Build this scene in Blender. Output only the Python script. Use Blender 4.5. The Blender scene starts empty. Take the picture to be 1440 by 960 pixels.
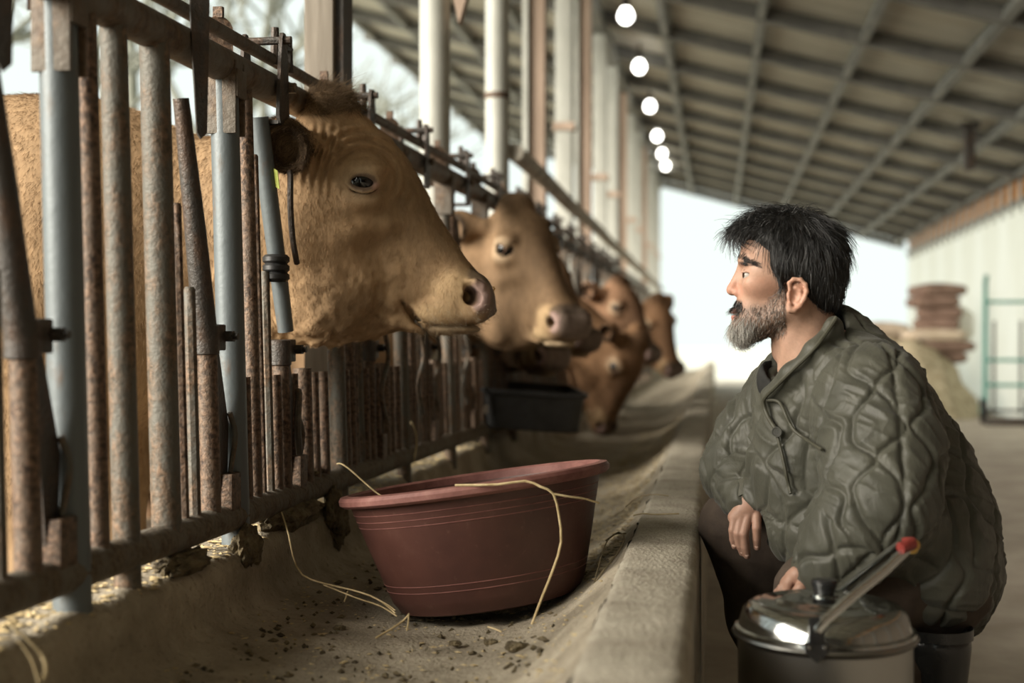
import bpy, bmesh, math, random
import numpy as np
from mathutils import Vector, Matrix

random.seed(7)
RNG = np.random.default_rng(7)
SC = bpy.context.scene
COL = SC.collection

# ------------------------------------------------------------------ camera
F_PX = 1800.0                      # focal length in pixels of the 1440 px frame
CAM_H = 0.80
YAW = math.radians(9.09)
cam_d = bpy.data.cameras.new('camera')
cam = bpy.data.objects.new('camera', cam_d)
COL.objects.link(cam)
cam.location = (0, 0, CAM_H)
cam.rotation_euler = (math.radians(90), 0, YAW)
cam_d.sensor_width = 36.0
cam_d.lens = 45.0
cam_d.clip_start = 0.05
cam_d.clip_end = 500
cam_d.dof.use_dof = True
cam_d.dof.focus_distance = 2.36
cam_d.dof.aperture_fstop = 2.3
SC.camera = cam

# ------------------------------------------------------------------ light
world = bpy.data.worlds.new('world')
SC.world = world
world.use_nodes = True
wn = world.node_tree
wn.nodes.clear()
w_out = wn.nodes.new('ShaderNodeOutputWorld')
w_bg = wn.nodes.new('ShaderNodeBackground')
w_bg.inputs['Color'].default_value = (0.86, 0.95, 0.90, 1)
w_bg.inputs['Strength'].default_value = 1.12
wn.links.new(w_bg.outputs[0], w_out.inputs[0])

sun_d = bpy.data.lights.new('sun', 'SUN')
sun = bpy.data.objects.new('sun', sun_d)
COL.objects.link(sun)
sun_d.energy = 13.0
sun_d.angle = math.radians(42)
sun_d.color = (1.0, 0.92, 0.80)
SUN_FROM = Vector((-0.72, -0.56, 0.41)).normalized()
sun.rotation_euler = SUN_FROM.to_track_quat('Z', 'Y').to_euler()
sun.location = (-8, -4, 7)

vs = SC.view_settings
vs.view_transform = 'Standard'
vs.look = 'None'
vs.exposure = 0.0
vs.gamma = 1.0
vs.use_curve_mapping = False

# ------------------------------------------------------------------ helpers
CY, SY = math.cos(YAW), math.sin(YAW)

def C(px, py, d):
    """pixel and depth -> camera aligned coordinates (right, depth, up)"""
    return np.array(((px - 720) / F_PX * d, d, (480 - py) / F_PX * d))

def cam2world(p):
    p = np.asarray(p, float)
    x = p[..., 0] * CY - p[..., 1] * SY
    y = p[..., 0] * SY + p[..., 1] * CY
    return np.stack([x, y, p[..., 2] + CAM_H], -1)

def W(px, py, d):
    return Vector(cam2world(C(px, py, d)))

def tag(o, label=None, cat=None, group=None, kind=None):
    if label: o['label'] = label
    if cat: o['category'] = cat
    if group: o['group'] = group
    if kind: o['kind'] = kind
    return o

def empty(name, loc=(0, 0, 0), rot=(0, 0, 0)):
    o = bpy.data.objects.new(name, None)
    COL.objects.link(o)
    o.location = loc
    o.rotation_euler = rot
    o.empty_display_size = 0.05
    return o

def link(name, data, parent=None, loc=None, rot=None):
    o = bpy.data.objects.new(name, data)
    COL.objects.link(o)
    if parent is not None: o.parent = parent
    if loc is not None: o.location = loc
    if rot is not None: o.rotation_euler = rot
    return o

def make_mesh(name, verts, faces, mat=None, smooth=True, cols=None):
    me = bpy.data.meshes.new(name)
    verts = np.asarray(verts, np.float32)
    if isinstance(faces, np.ndarray) and faces.ndim == 2:
        k = faces.shape[1]
        me.vertices.add(len(verts))
        me.vertices.foreach_set('co', verts.ravel())
        me.loops.add(faces.size)
        me.loops.foreach_set('vertex_index', faces.astype(np.int32).ravel())
        me.polygons.add(len(faces))
        me.polygons.foreach_set('loop_start', np.arange(0, faces.size, k, dtype=np.int32))
        me.update(calc_edges=True)
    else:
        me.from_pydata([tuple(map(float, v)) for v in verts], [], [tuple(map(int, f)) for f in faces])
        me.update()
    if smooth:
        me.polygons.foreach_set('use_smooth', np.ones(len(me.polygons), bool))
    if cols is not None:
        a = me.color_attributes.new('col', 'FLOAT_COLOR', 'POINT')
        c4 = np.ones((len(verts), 4), np.float32)
        c4[:, :3] = cols
        a.data.foreach_set('color', c4.ravel())
    if mat: me.materials.append(mat)
    return me

class MB:
    """collects simple shapes for one mesh"""
    def __init__(s):
        s.v = []; s.f = []
    def add(s, v, f):
        n = len(s.v)
        s.v.extend([tuple(p) for p in v])
        s.f.extend([tuple(i + n for i in q) for q in f])
        return s
    def tube(s, pts, r, seg=10, cap=True, flat=None):
        v, f = tube(pts, r, seg, cap, flat)
        return s.add(v, f)
    def box(s, c, size, rot=None, bev=0.0):
        v, f = boxgeo(c, size, rot, bev)
        return s.add(v, f)
    def lathe(s, prof, seg=32, M=None):
        v, f = lathe(prof, seg)
        if M is not None: v = [tuple(M @ Vector(p)) for p in v]
        return s.add(v, f)
    def prism(s, poly, origin, ex, ey, thick):
        """flat polygon (2d points) with thickness"""
        origin, ex, ey = Vector(origin), Vector(ex).normalized(), Vector(ey).normalized()
        n = ex.cross(ey).normalized()
        a = [origin + ex * p[0] + ey * p[1] - n * thick / 2 for p in poly]
        b = [p + n * thick for p in a]
        k = len(poly)
        f = [tuple(range(k - 1, -1, -1)), tuple(range(k, 2 * k))]
        f += [(i, (i + 1) % k, k + (i + 1) % k, k + i) for i in range(k)]
        return s.add(a + b, f)
    def mesh(s, name, mat, smooth=True, angle=None):
        me = make_mesh(name, s.v, s.f, mat, smooth)
        if smooth:
            sharp_by_angle(me, angle or 40)
        return me
    def build(s, name, mat, parent=None, loc=None, rot=None, smooth=True):
        return link(name, s.mesh(name, mat, smooth), parent, loc, rot)

def sharp_by_angle(me, deg):
    bm = bmesh.new(); bm.from_mesh(me)
    lim = math.radians(deg)
    for e in bm.edges:
        if len(e.link_faces) == 2 and e.calc_face_angle(0) > lim: e.smooth = False
    bm.to_mesh(me); bm.free()

def tube(pts, r, seg=10, cap=True, flat=None):
    pts = [Vector(p) for p in pts]
    n = len(pts)
    rs = r if isinstance(r, (list, tuple, np.ndarray)) else [r] * n
    v, f = [], []
    up = None
    for i, p in enumerate(pts):
        t = (pts[min(i + 1, n - 1)] - pts[max(i - 1, 0)]).normalized()
        if up is None:
            up = Vector((0, 0, 1)) if abs(t.z) < 0.9 else Vector((1, 0, 0))
        a = t.cross(up)
        if a.length < 1e-5: a = t.cross(Vector((0, 1, 0)))
        a.normalize(); b = a.cross(t).normalized(); up = b
        for k in range(seg):
            w = 2 * math.pi * k / seg
            fx = 1 if flat is None else flat
            v.append(tuple(p + (a * math.cos(w) + b * math.sin(w) * fx) * rs[i]))
    for i in range(n - 1):
        for k in range(seg):
            k2 = (k + 1) % seg
            f.append((i * seg + k, i * seg + k2, (i + 1) * seg + k2, (i + 1) * seg + k))
    if cap:
        f.append(tuple(range(seg - 1, -1, -1)))
        f.append(tuple((n - 1) * seg + k for k in range(seg)))
    return v, f

def lathe(prof, seg=32):
    v, f = [], []
    idx = []
    for (r, z) in prof:
        if r < 1e-6:
            idx.append([len(v)] * seg); v.append((0, 0, z))
        else:
            idx.append(list(range(len(v), len(v) + seg)))
            v += [(r * math.cos(2 * math.pi * k / seg), r * math.sin(2 * math.pi * k / seg), z) for k in range(seg)]
    for i in range(len(prof) - 1):
        for k in range(seg):
            k2 = (k + 1) % seg
            q = [idx[i][k], idx[i][k2], idx[i + 1][k2], idx[i + 1][k]]
            q2 = []
            for a in q:
                if a not in q2: q2.append(a)
            if len(q2) > 2: f.append(tuple(q2))
    return v, f

def boxgeo(c, size, rot=None, bev=0.0):
    bm = bmesh.new()
    bmesh.ops.create_cube(bm, size=1)
    for v in bm.verts:
        v.co = Vector((v.co.x * size[0], v.co.y * size[1], v.co.z * size[2]))
    if bev > 0:
        bmesh.ops.bevel(bm, geom=list(bm.edges), offset=bev, segments=2, affect='EDGES', profile=0.6)
    M = Matrix.Translation(Vector(c))
    if rot is not None:
        from mathutils import Euler
        M = M @ Euler(rot).to_matrix().to_4x4()
    bm.transform(M)
    bm.verts.index_update()
    v = [tuple(x.co) for x in bm.verts]
    f = [tuple(x.index for x in q.verts) for q in bm.faces]
    bm.free()
    return v, f

def smooth_curve(pts, n=24):
    """Catmull-Rom through points"""
    P = [np.array(p, float) for p in pts]
    P = [2 * P[0] - P[1]] + P + [2 * P[-1] - P[-2]]
    out = []
    m = len(P) - 3
    for i in range(m):
        p0, p1, p2, p3 = P[i:i + 4]
        k = max(2, n // m)
        for j in range(k):
            t = j / k
            out.append(0.5 * ((2 * p1) + (-p0 + p2) * t + (2 * p0 - 5 * p1 + 4 * p2 - p3) * t * t + (-p0 + 3 * p1 - 3 * p2 + p3) * t ** 3))
    out.append(P[-2])
    return out

# value noise used to roughen meshes
def vnoise(p, freq, seed=0):
    p = np.asarray(p, np.float64) * freq + seed * 17.31
    i = np.floor(p).astype(np.int64); f = p - i
    f = f * f * (3 - 2 * f)
    def h(a, b, c):
        n = (a * 73856093) ^ (b * 19349663) ^ (c * 83492791)
        n = (n ^ (n >> 13)) * 1274126177
        return ((n ^ (n >> 16)) & 0xFFFF) / 32767.5 - 1
    x, y, z = i[..., 0], i[..., 1], i[..., 2]
    fx, fy, fz = f[..., 0], f[..., 1], f[..., 2]
    def L(a, b, t): return a + (b - a) * t
    return L(L(L(h(x, y, z), h(x + 1, y, z), fx), L(h(x, y + 1, z), h(x + 1, y + 1, z), fx), fy),
             L(L(h(x, y, z + 1), h(x + 1, y, z + 1), fx), L(h(x, y + 1, z + 1), h(x + 1, y + 1, z + 1), fx), fy), fz)

# ------------------------------------------------------------------ materials
def new_mat(name):
    m = bpy.data.materials.new(name)
    m.use_nodes = True
    nt = m.node_tree
    b = nt.nodes['Principled BSDF']
    return m, nt, b

def ramp(nt, fac, stops):
    r = nt.nodes.new('ShaderNodeValToRGB')
    e = r.color_ramp.elements
    while len(e) < len(stops): e.new(0.5)
    for i, (p, c) in enumerate(stops):
        e[i].position = p
        e[i].color = (*c, 1) if len(c) == 3 else c
    nt.links.new(fac, r.inputs['Fac'])
    return r.outputs['Color']

def noise(nt, scale, detail=4, rough=0.55, stretch=None, coord='Object', dist=0.0):
    tc = nt.nodes.new('ShaderNodeTexCoord')
    src = tc.outputs[coord]
    if stretch:
        mp = nt.nodes.new('ShaderNodeMapping')
        mp.inputs['Scale'].default_value = stretch
        nt.links.new(src, mp.inputs['Vector']); src = mp.outputs['Vector']
    n = nt.nodes.new('ShaderNodeTexNoise')
    n.inputs['Scale'].default_value = scale
    n.inputs['Detail'].default_value = detail
    n.inputs['Roughness'].default_value = rough
    n.inputs['Distortion'].default_value = dist
    nt.links.new(src, n.inputs['Vector'])
    return n.outputs['Fac']

def mixc(nt, fac, a, b, mode='MIX'):
    m = nt.nodes.new('ShaderNodeMix')
    m.data_type = 'RGBA'; m.blend_type = mode
    for s, val in ((m.inputs['Factor'], fac), (m.inputs['A'], a), (m.inputs['B'], b)):
        pass
    def put(sock, val):
        if isinstance(val, bpy.types.NodeSocket): nt.links.new(val, sock)
        elif isinstance(val, (int, float)): sock.default_value = val
        else: sock.default_value = (*val, 1)
    put(m.inputs[0], fac); put(m.inputs[6], a); put(m.inputs[7], b)
    return m.outputs[2]

def bump(nt, b, height, strength=0.3, dist=0.01):
    n = nt.nodes.new('ShaderNodeBump')
    n.inputs['Strength'].default_value = strength
    n.inputs['Distance'].default_value = dist
    nt.links.new(height, n.inputs['Height'])
    nt.links.new(n.outputs[0], b.inputs['Normal'])

def mat_simple(name, c1, c2, scale=20, rough=0.6, bmp=0.2, metal=0.0, stretch=None, dist=0.003, lo=0.35, hi=0.65, spec=0.4):
    m, nt, b = new_mat(name)
    n = noise(nt, scale, 5, 0.6, stretch)
    nt.links.new(ramp(nt, n, [(lo, c1), (hi, c2)]), b.inputs['Base Color'])
    b.inputs['Roughness'].default_value = rough
    b.inputs['Metallic'].default_value = metal
    b.inputs['Specular IOR Level'].default_value = spec
    if bmp: bump(nt, b, noise(nt, scale * 3, 4, 0.6, stretch), bmp, dist)
    return m

def mat_rust(name, paint, rust1, rust2, lo, hi, scale=26, rough=0.62, bmp=0.55):
    m, nt, b = new_mat(name)
    n1 = noise(nt, scale, 6, 0.65, (1, 1, 0.45))
    n2 = noise(nt, scale * 4, 4, 0.6)
    rc = ramp(nt, n2, [(0.38, rust1), (0.64, rust2)])
    fac = ramp(nt, n1, [(lo, (0, 0, 0)), (hi, (1, 1, 1))])
    nt.links.new(mixc(nt, fac, paint, rc), b.inputs['Base Color'])
    b.inputs['Roughness'].default_value = rough
    b.inputs['Metallic'].default_value = 0.25
    b.inputs['Specular IOR Level'].default_value = 0.45
    bump(nt, b, n2, bmp, 0.005)
    return m

def mat_vcol(name, rough=0.6, scale=60, var=0.25, bmp=0.3, dist=0.002, sss=0.0, spec=0.3, stretch=None, sheen=0.0):
    m, nt, b = new_mat(name)
    at = nt.nodes.new('ShaderNodeAttribute'); at.attribute_name = 'col'
    n = noise(nt, scale, 5, 0.6, stretch)
    v = ramp(nt, n, [(0.25, (1 - var,) * 3), (0.75, (1 + var,) * 3)])
    nt.links.new(mixc(nt, 1.0, at.outputs['Color'], v, 'MULTIPLY'), b.inputs['Base Color'])
    b.inputs['Roughness'].default_value = rough
    b.inputs['Specular IOR Level'].default_value = spec
    if sss:
        b.inputs['Subsurface Weight'].default_value = sss
        b.inputs['Subsurface Radius'].default_value = (0.012, 0.005, 0.003)
        b.inputs['Subsurface Scale'].default_value = 0.6
    if bmp: bump(nt, b, noise(nt, scale * 2.2, 4, 0.6, stretch), bmp, dist)
    return m

def mat_hair(name, rough=0.55, spec=0.25):
    m, nt, b = new_mat(name)
    at = nt.nodes.new('ShaderNodeAttribute'); at.attribute_name = 'col'
    nt.links.new(at.outputs['Color'], b.inputs['Base Color'])
    b.inputs['Roughness'].default_value = rough
    b.inputs['Specular IOR Level'].default_value = spec
    return m

M = {}
M['galv'] = mat_rust('galvanised_steel', (0.105, 0.122, 0.128), (0.08, 0.055, 0.03), (0.17, 0.10, 0.06), 0.58, 0.74, 16, 0.5, 0.18)
M['worn'] = mat_rust('worn_steel', (0.10, 0.095, 0.08), (0.058, 0.045, 0.03), (0.18, 0.115, 0.072), 0.42, 0.58, 24)
M['rust'] = mat_rust('rusty_steel', (0.13, 0.10, 0.075), (0.034, 0.021, 0.014), (0.19, 0.118, 0.075), 0.30, 0.55, 30)
M['dark_iron'] = mat_rust('dark_iron', (0.045, 0.04, 0.035), (0.05, 0.03, 0.02), (0.09, 0.055, 0.035), 0.45, 0.65, 30, 0.5)
M['rail'] = mat_rust('rail_steel', (0.12, 0.105, 0.085), (0.06, 0.035, 0.02), (0.13, 0.085, 0.05), 0.42, 0.62, 18)
M['dirty_rail'] = mat_rust('dirty_rail', (0.15, 0.135, 0.11), (0.07, 0.05, 0.035), (0.16, 0.125, 0.085), 0.4, 0.6, 30, 0.85)
M['rubber'] = mat_simple('black_rubber', (0.012, 0.012, 0.012), (0.022, 0.022, 0.022), 30, 0.45, 0.15)
def mat_concrete(name, c1, c2, speck, scale, bmp):
    m, nt, b = new_mat(name)
    big = ramp(nt, noise(nt, scale, 6, 0.65), [(0.32, c1), (0.68, c2)])
    sp = ramp(nt, noise(nt, scale * 14, 3, 0.6), [(0.58, (0, 0, 0)), (0.72, (0.75, 0.75, 0.75))])
    nt.links.new(mixc(nt, sp, big, speck), b.inputs['Base Color'])
    b.inputs['Roughness'].default_value = 0.9
    b.inputs['Specular IOR Level'].default_value = 0.25
    mx = nt.nodes.new('ShaderNodeMath'); mx.operation = 'ADD'
    nt.links.new(noise(nt, scale * 3, 6, 0.7), mx.inputs[0]); nt.links.new(noise(nt, scale * 16, 3, 0.6), mx.inputs[1])
    bump(nt, b, mx.outputs[0], bmp, 0.008)
    return m
M['concrete'] = mat_concrete('concrete', (0.29, 0.255, 0.20), (0.50, 0.46, 0.375), (0.20, 0.175, 0.135), 9, 0.6)
M['trough_concrete'] = mat_concrete('stained_concrete', (0.20, 0.17, 0.125), (0.42, 0.37, 0.285), (0.15, 0.12, 0.085), 7, 0.6)
M['floor_concrete'] = mat_simple('floor_concrete', (0.29, 0.25, 0.20), (0.42, 0.375, 0.31), 3.5, 0.85, 0.3)
M['dirt'] = mat_simple('pen_dirt', (0.09, 0.065, 0.04), (0.24, 0.18, 0.11), 6, 0.95, 0.5, dist=0.02)
M['grass'] = mat_simple('outside_ground', (0.50, 0.50, 0.42), (0.66, 0.65, 0.56), 0.8, 0.95, 0)
# ------------------------------------------------------------------ implicit modelling
def smin(a, b, k):
    if k <= 0: return np.minimum(a, b)
    h = np.maximum(k - np.abs(a - b), 0) / k
    return np.minimum(a, b) - h * h * (k * 0.25)

def smax(a, b, k): return -smin(-a, -b, k)

def sd_cap(p, a, b, ra, rb, ys=1.0):
    """tapered capsule; ys squeezes the second axis"""
    x, y, z = p
    ax, ay, az = (float(t) for t in a); bx, by, bz = (float(t) for t in b)
    x = x - ax; y = (y - ay) / ys; z = z - az
    dx, dy, dz = bx - ax, (by - ay) / ys, bz - az
    L = dx * dx + dy * dy + dz * dz + 1e-12
    t = np.clip((x * dx + y * dy + z * dz) / L, 0, 1)
    d = np.sqrt((x - t * dx) ** 2 + (y - t * dy) ** 2 + (z - t * dz) ** 2) - (ra + (rb - ra) * t)
    return d * min(1.0, ys)

def sd_ell(p, c, r, R=None):
    x, y, z = (p[i] - float(c[i]) for i in range(3))
    if R is not None:
        x, y, z = (R[i][0] * x + R[i][1] * y + R[i][2] * z for i in range(3))
    u, v, w = x / r[0], y / r[1], z / r[2]
    k0 = np.sqrt(u * u + v * v + w * w)
    k1 = np.sqrt((u / r[0]) ** 2 + (v / r[1]) ** 2 + (w / r[2]) ** 2) + 1e-9
    return k0 * (k0 - 1) / k1

def rot2(deg):
    """rotation in the first/last axes (x, z) plane"""
    c, s = math.cos(math.radians(deg)), math.sin(math.radians(deg))
    return ((c, 0, s), (0, 1, 0), (-s, 0, c))

def rotA(deg):
    c, s = math.cos(math.radians(deg)), math.sin(math.radians(deg))
    return ((c, s, 0), (-s, c, 0), (0, 0, 1))

class Field:
    def __init__(s, xs, ys, zs):
        s.ax = [np.asarray(a, np.float32) for a in (xs, ys, zs)]
        s.v = np.full([len(a) for a in s.ax], 0.5, np.float32)
    def block(s, lo, hi):
        sl = []
        for a, l, h in zip(s.ax, lo, hi):
            i0 = max(0, int(np.searchsorted(a, l)) - 1); i1 = min(len(a), int(np.searchsorted(a, h)) + 1)
            if i1 <= i0: return None, None
            sl.append(slice(i0, i1))
        sl = tuple(sl)
        p = (s.ax[0][sl[0]][:, None, None], s.ax[1][sl[1]][None, :, None], s.ax[2][sl[2]][None, None, :])
        return sl, p
    def cap(s, a, b, ra, rb=None, k=0.02, ys=1.0):
        rb = ra if rb is None else rb
        R = max(ra, rb) * max(1, ys) + k + 0.03
        sl, p = s.block(np.minimum(a, b) - R, np.maximum(a, b) + R)
        if sl: s.v[sl] = smin(s.v[sl], sd_cap(p, a, b, ra, rb, ys), k)
    def chain(s, pts, rs, k=0.02, ys=1.0):
        for i in range(len(pts) - 1): s.cap(pts[i], pts[i + 1], rs[i], rs[i + 1], k, ys)
    def ell(s, c, r, R=None, k=0.02):
        c = np.asarray(c); q = max(r) + k + 0.03
        sl, p = s.block(c - q, c + q)
        if sl: s.v[sl] = smin(s.v[sl], sd_ell(p, c, r, R), k)
    def cut_cap(s, a, b, ra, rb=None, k=0.01, ys=1.0):
        rb = ra if rb is None else rb
        R = max(ra, rb) * max(1, ys) + k + 0.01
        sl, p = s.block(np.minimum(a, b) - R, np.maximum(a, b) + R)
        if sl: s.v[sl] = smax(s.v[sl], -sd_cap(p, a, b, ra, rb, ys), k)
    def cut_ell(s, c, r, R=None, k=0.01):
        c = np.asarray(c); q = max(r) + k + 0.01
        sl, p = s.block(c - q, c + q)
        if sl: s.v[sl] = smax(s.v[sl], -sd_ell(p, c, r, R), k)
    def mesh(s):
        v = s.v
        v[0], v[-1] = 0.5, 0.5; v[:, 0], v[:, -1] = 0.5, 0.5; v[:, :, 0], v[:, :, -1] = 0.5, 0.5
        ins = v < 0
        nx, ny, nz = v.shape
        cnt = np.zeros((nx - 1, ny - 1, nz - 1), np.int8)
        offs = [(i, j, k) for i in (0, 1) for j in (0, 1) for k in (0, 1)]
        for i, j, k in offs:
            cnt += ins[i:nx - 1 + i, j:ny - 1 + j, k:nz - 1 + k]
        act = (cnt > 0) & (cnt < 8)
        I, J, K = np.nonzero(act)
        idx = np.full(act.shape, -1, np.int32); idx[I, J, K] = np.arange(len(I))
        cv = np.stack([v[I + i, J + j, K + k] for i, j, k in offs], 1)
        acc = np.zeros((len(I), 3), np.float64); n = np.zeros(len(I))
        for a in range(8):
            for ax in range(3):
                if offs[a][ax]: continue
                o2 = list(offs[a]); o2[ax] = 1
                b = offs.index(tuple(o2))
                va, vb = cv[:, a], cv[:, b]
                m = (va < 0) != (vb < 0)
                t = np.where(m, va / np.where(m, va - vb, 1), 0)
                pos = np.zeros((len(I), 3)); pos[:] = offs[a]; pos[:, ax] += t
                acc[m] += pos[m]; n[m] += 1
        acc /= n[:, None]
        P = np.empty_like(acc)
        for ax, q in enumerate((I, J, K)):
            A = s.ax[ax].astype(np.float64)
            P[:, ax] = A[q] + (A[q + 1] - A[q]) * acc[:, ax]
        faces = []
        for ax in range(3):
            a = [slice(1, -1)] * 3; a[ax] = slice(0, -1); b = list(a); b[ax] = slice(1, None)
            sa, sb = ins[tuple(a)], ins[tuple(b)]
            m = np.nonzero(sa != sb)
            q = [m[i] + (0 if i == ax else 1) for i in range(3)]
            u, w = (ax + 1) % 3, (ax + 2) % 3
            def cell(du, dw):
                c = [q[0].copy(), q[1].copy(), q[2].copy()]
                c[u] -= du; c[w] -= dw
                return idx[c[0], c[1], c[2]]
            Q = np.stack([cell(1, 1), cell(0, 1), cell(0, 0), cell(1, 0)], 1)
            flip = ~sa[m]
            Q[flip] = Q[flip][:, ::-1]
            faces.append(Q)
        Fc = np.concatenate(faces)
        Fc = Fc[(Fc >= 0).all(1)]
        return P, Fc

def relax(P, Fc, it=2, lam=0.5):
    """light smoothing that keeps volume (Taubin)"""
    n = len(P)
    e = np.concatenate([Fc[:, [0, 1]], Fc[:, [1, 2]], Fc[:, [2, 3]], Fc[:, [3, 0]]])
    deg = np.bincount(e.ravel(), minlength=n).astype(float)
    for i in range(it):
        for l in (lam, -lam * 1.04):
            S = np.stack([np.bincount(e[:, 0], P[e[:, 1], c], n) + np.bincount(e[:, 1], P[e[:, 0], c], n) for c in range(3)], 1)
            P = P + l * (S / np.maximum(deg, 1)[:, None] - P)
    return P

def vnormals(P, Fc):
    d1 = P[Fc[:, 2]] - P[Fc[:, 0]]; d2 = P[Fc[:, 3]] - P[Fc[:, 1]]
    fn = np.cross(d1, d2)
    N = np.stack([sum(np.bincount(Fc[:, j], fn[:, c], len(P)) for j in range(4)) for c in range(3)], 1)
    return N / (np.linalg.norm(N, axis=1, keepdims=True) + 1e-12)

def axis_grid(*segs):
    """segs: (start, end, step), ... joined into one rising axis"""
    out = []
    for a, b, st in segs:
        n = max(1, int(round((b - a) / st)))
        out.append(np.linspace(a, b, n, endpoint=False))
    out.append([segs[-1][1]])
    return np.concatenate(out)

def scatter(P, Fc, N, n, weight=None, rng=RNG):
    """n random points on a quad mesh -> positions, normals, face ids"""
    ar = np.linalg.norm(np.cross(P[Fc[:, 2]] - P[Fc[:, 0]], P[Fc[:, 3]] - P[Fc[:, 1]]), axis=1)
    if weight is not None: ar = ar * weight
    c = np.cumsum(ar); c /= c[-1]
    fi = np.searchsorted(c, rng.random(n))
    fi = np.minimum(fi, len(Fc) - 1)
    u, w = rng.random(n)[:, None], rng.random(n)[:, None]
    q = Fc[fi]
    pos = (P[q[:, 0]] * (1 - u) + P[q[:, 1]] * u) * (1 - w) + (P[q[:, 3]] * (1 - u) + P[q[:, 2]] * u) * w
    nn = N[q[:, 0]]
    return pos, nn, fi

def strands(name, paths, rad, mat, parent, cols, tip=0.25):
    """paths (n, k, 3) -> one hair curves object"""
    n, k = paths.shape[:2]
    cv = bpy.data.hair_curves.new(name)
    cv.add_curves([k] * n)
    cv.attributes['position'].data.foreach_set('vector', paths.astype(np.float32).ravel())
    ra = cv.attributes.get('radius') or cv.attributes.new('radius', 'FLOAT', 'POINT')
    rr = np.broadcast_to(np.asarray(rad, np.float32).reshape(-1, 1) * np.linspace(1, tip, k)[None], (n, k))
    ra.data.foreach_set('value', np.ascontiguousarray(rr, np.float32).ravel())
    a = cv.attributes.new('col', 'FLOAT_COLOR', 'CURVE')
    c4 = np.ones((n, 4), np.float32); c4[:, :3] = cols
    a.data.foreach_set('color', c4.ravel())
    cv.materials.append(mat)
    o = link(name, cv, parent)
    o['kind'] = 'stuff'
    return o

def grow(pos, nrm, dirs, length, lift, k=4, bend=0.0, rng=RNG, jitter=0.15):
    """short hairs: start along the normal, lean over into dirs"""
    n = len(pos)
    t = dirs - nrm * (dirs * nrm).sum(1, keepdims=True)
    t = t / (np.linalg.norm(t, axis=1, keepdims=True) + 1e-9)
    t = t + rng.normal(0, jitter, t.shape)
    length = np.asarray(length).reshape(-1, 1) * (0.7 + 0.6 * rng.random((n, 1)))
    out = np.empty((n, k, 3))
    for i in range(k):
        s = i / (k - 1)
        out[:, i] = pos + length * (t * s + nrm * lift * (s - bend * s * s)) - nrm * 0.001
    return out
# ================================================================== SETTING
def zr(x): return 3.38 - 0.276 * x          # underside of the single pitch roof

def grid_sheet(name, prof, ys, mat, amp=0.004, freq=14, parent=None, flip=False, seed=1):
    """profile (x, z) swept along y with a little unevenness"""
    prof = np.array(prof, float); ys = np.array(ys, float)
    V = np.zeros((len(ys), len(prof), 3))
    V[:, :, 0] = prof[None, :, 0]; V[:, :, 1] = ys[:, None]; V[:, :, 2] = prof[None, :, 1]
    Q = V.reshape(-1, 3)
    q = Q.copy()
    q[:, 2] += amp * vnoise(Q, freq, seed) + amp * 0.5 * vnoise(Q, freq * 3.1, seed + 1)
    q[:, 0] += amp * 0.7 * vnoise(Q, freq * 1.3, seed + 2)
    n = len(prof)
    a = (np.arange(len(ys) - 1)[:, None] * n + np.arange(n - 1)[None]).ravel()
    Fc = np.stack([a, a + 1, a + n + 1, a + n], 1)
    if flip: Fc = Fc[:, ::-1]
    me = make_mesh(name, q, np.ascontiguousarray(Fc), mat)
    return link(name, me, parent)

o = grid_sheet('floor', [(-0.04 + 0.25 * i, 0.0) for i in range(14)], np.arange(-6, 27.1, 0.25), M['floor_concrete'], 0.003, 3)
tag(o, kind='structure')
o = grid_sheet('ground', [(-60 + 5 * i, -0.03) for i in range(40)], np.arange(-40, 160, 5), M['grass'], 0.0, 1)
tag(o, kind='structure')
o = grid_sheet('floor_pen', [(-4.4 + 0.2 * i, 0.0) for i in range(18)], np.arange(-6, 24, 0.2), M['dirt'], 0.02, 3)
tag(o, kind='structure')

# --- trough: ledge under the fence, rounded feed channel
prof = [(-0.99, -0.02), (-0.99, 0.43), (-0.97, 0.44), (-0.93, 0.442), (-0.89, 0.442), (-0.855, 0.44), (-0.83, 0.436), (-0.818, 0.425), (-0.812, 0.40), (-0.806, 0.36),
        (-0.79, 0.335), (-0.76, 0.322), (-0.72, 0.314), (-0.66, 0.306), (-0.60, 0.302), (-0.54, 0.30), (-0.48, 0.30), (-0.42, 0.302), (-0.36, 0.308),
        (-0.31, 0.32), (-0.265, 0.34), (-0.23, 0.365), (-0.20, 0.392), (-0.175, 0.418), (-0.155, 0.436)]
ys = np.concatenate([np.arange(-1.0, 1.0, 0.1), np.arange(1.0, 4.0, 0.02), np.arange(4.0, 9.0, 0.06), np.arange(9, 23.2, 0.3)])
dense = []
for a, b in zip(prof[:-1], prof[1:]):
    for k in range(2): dense.append((a[0] + (b[0] - a[0]) * k / 2, a[1] + (b[1] - a[1]) * k / 2))
dense.append(prof[-1])
o = grid_sheet('feed_trough', dense, ys, M['trough_concrete'], 0.0055, 16, flip=False)
tag(o, 'rounded concrete feed channel running along the fence, stained and strewn with feed', 'trough')
wall = [(-0.16, 0.10), (-0.158, 0.43), (-0.152, 0.440), (-0.14, 0.444), (-0.11, 0.445), (-0.08, 0.445), (-0.05, 0.444), (-0.037, 0.440), (-0.032, 0.43), (-0.031, 0.38), (-0.031, 0.2), (-0.031, -0.02)]
o = grid_sheet('trough_kerb', wall, ys, M['concrete'], 0.003, 22, seed=5)
tag(o, 'low grey concrete kerb between the feed channel and the aisle', 'kerb')

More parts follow.
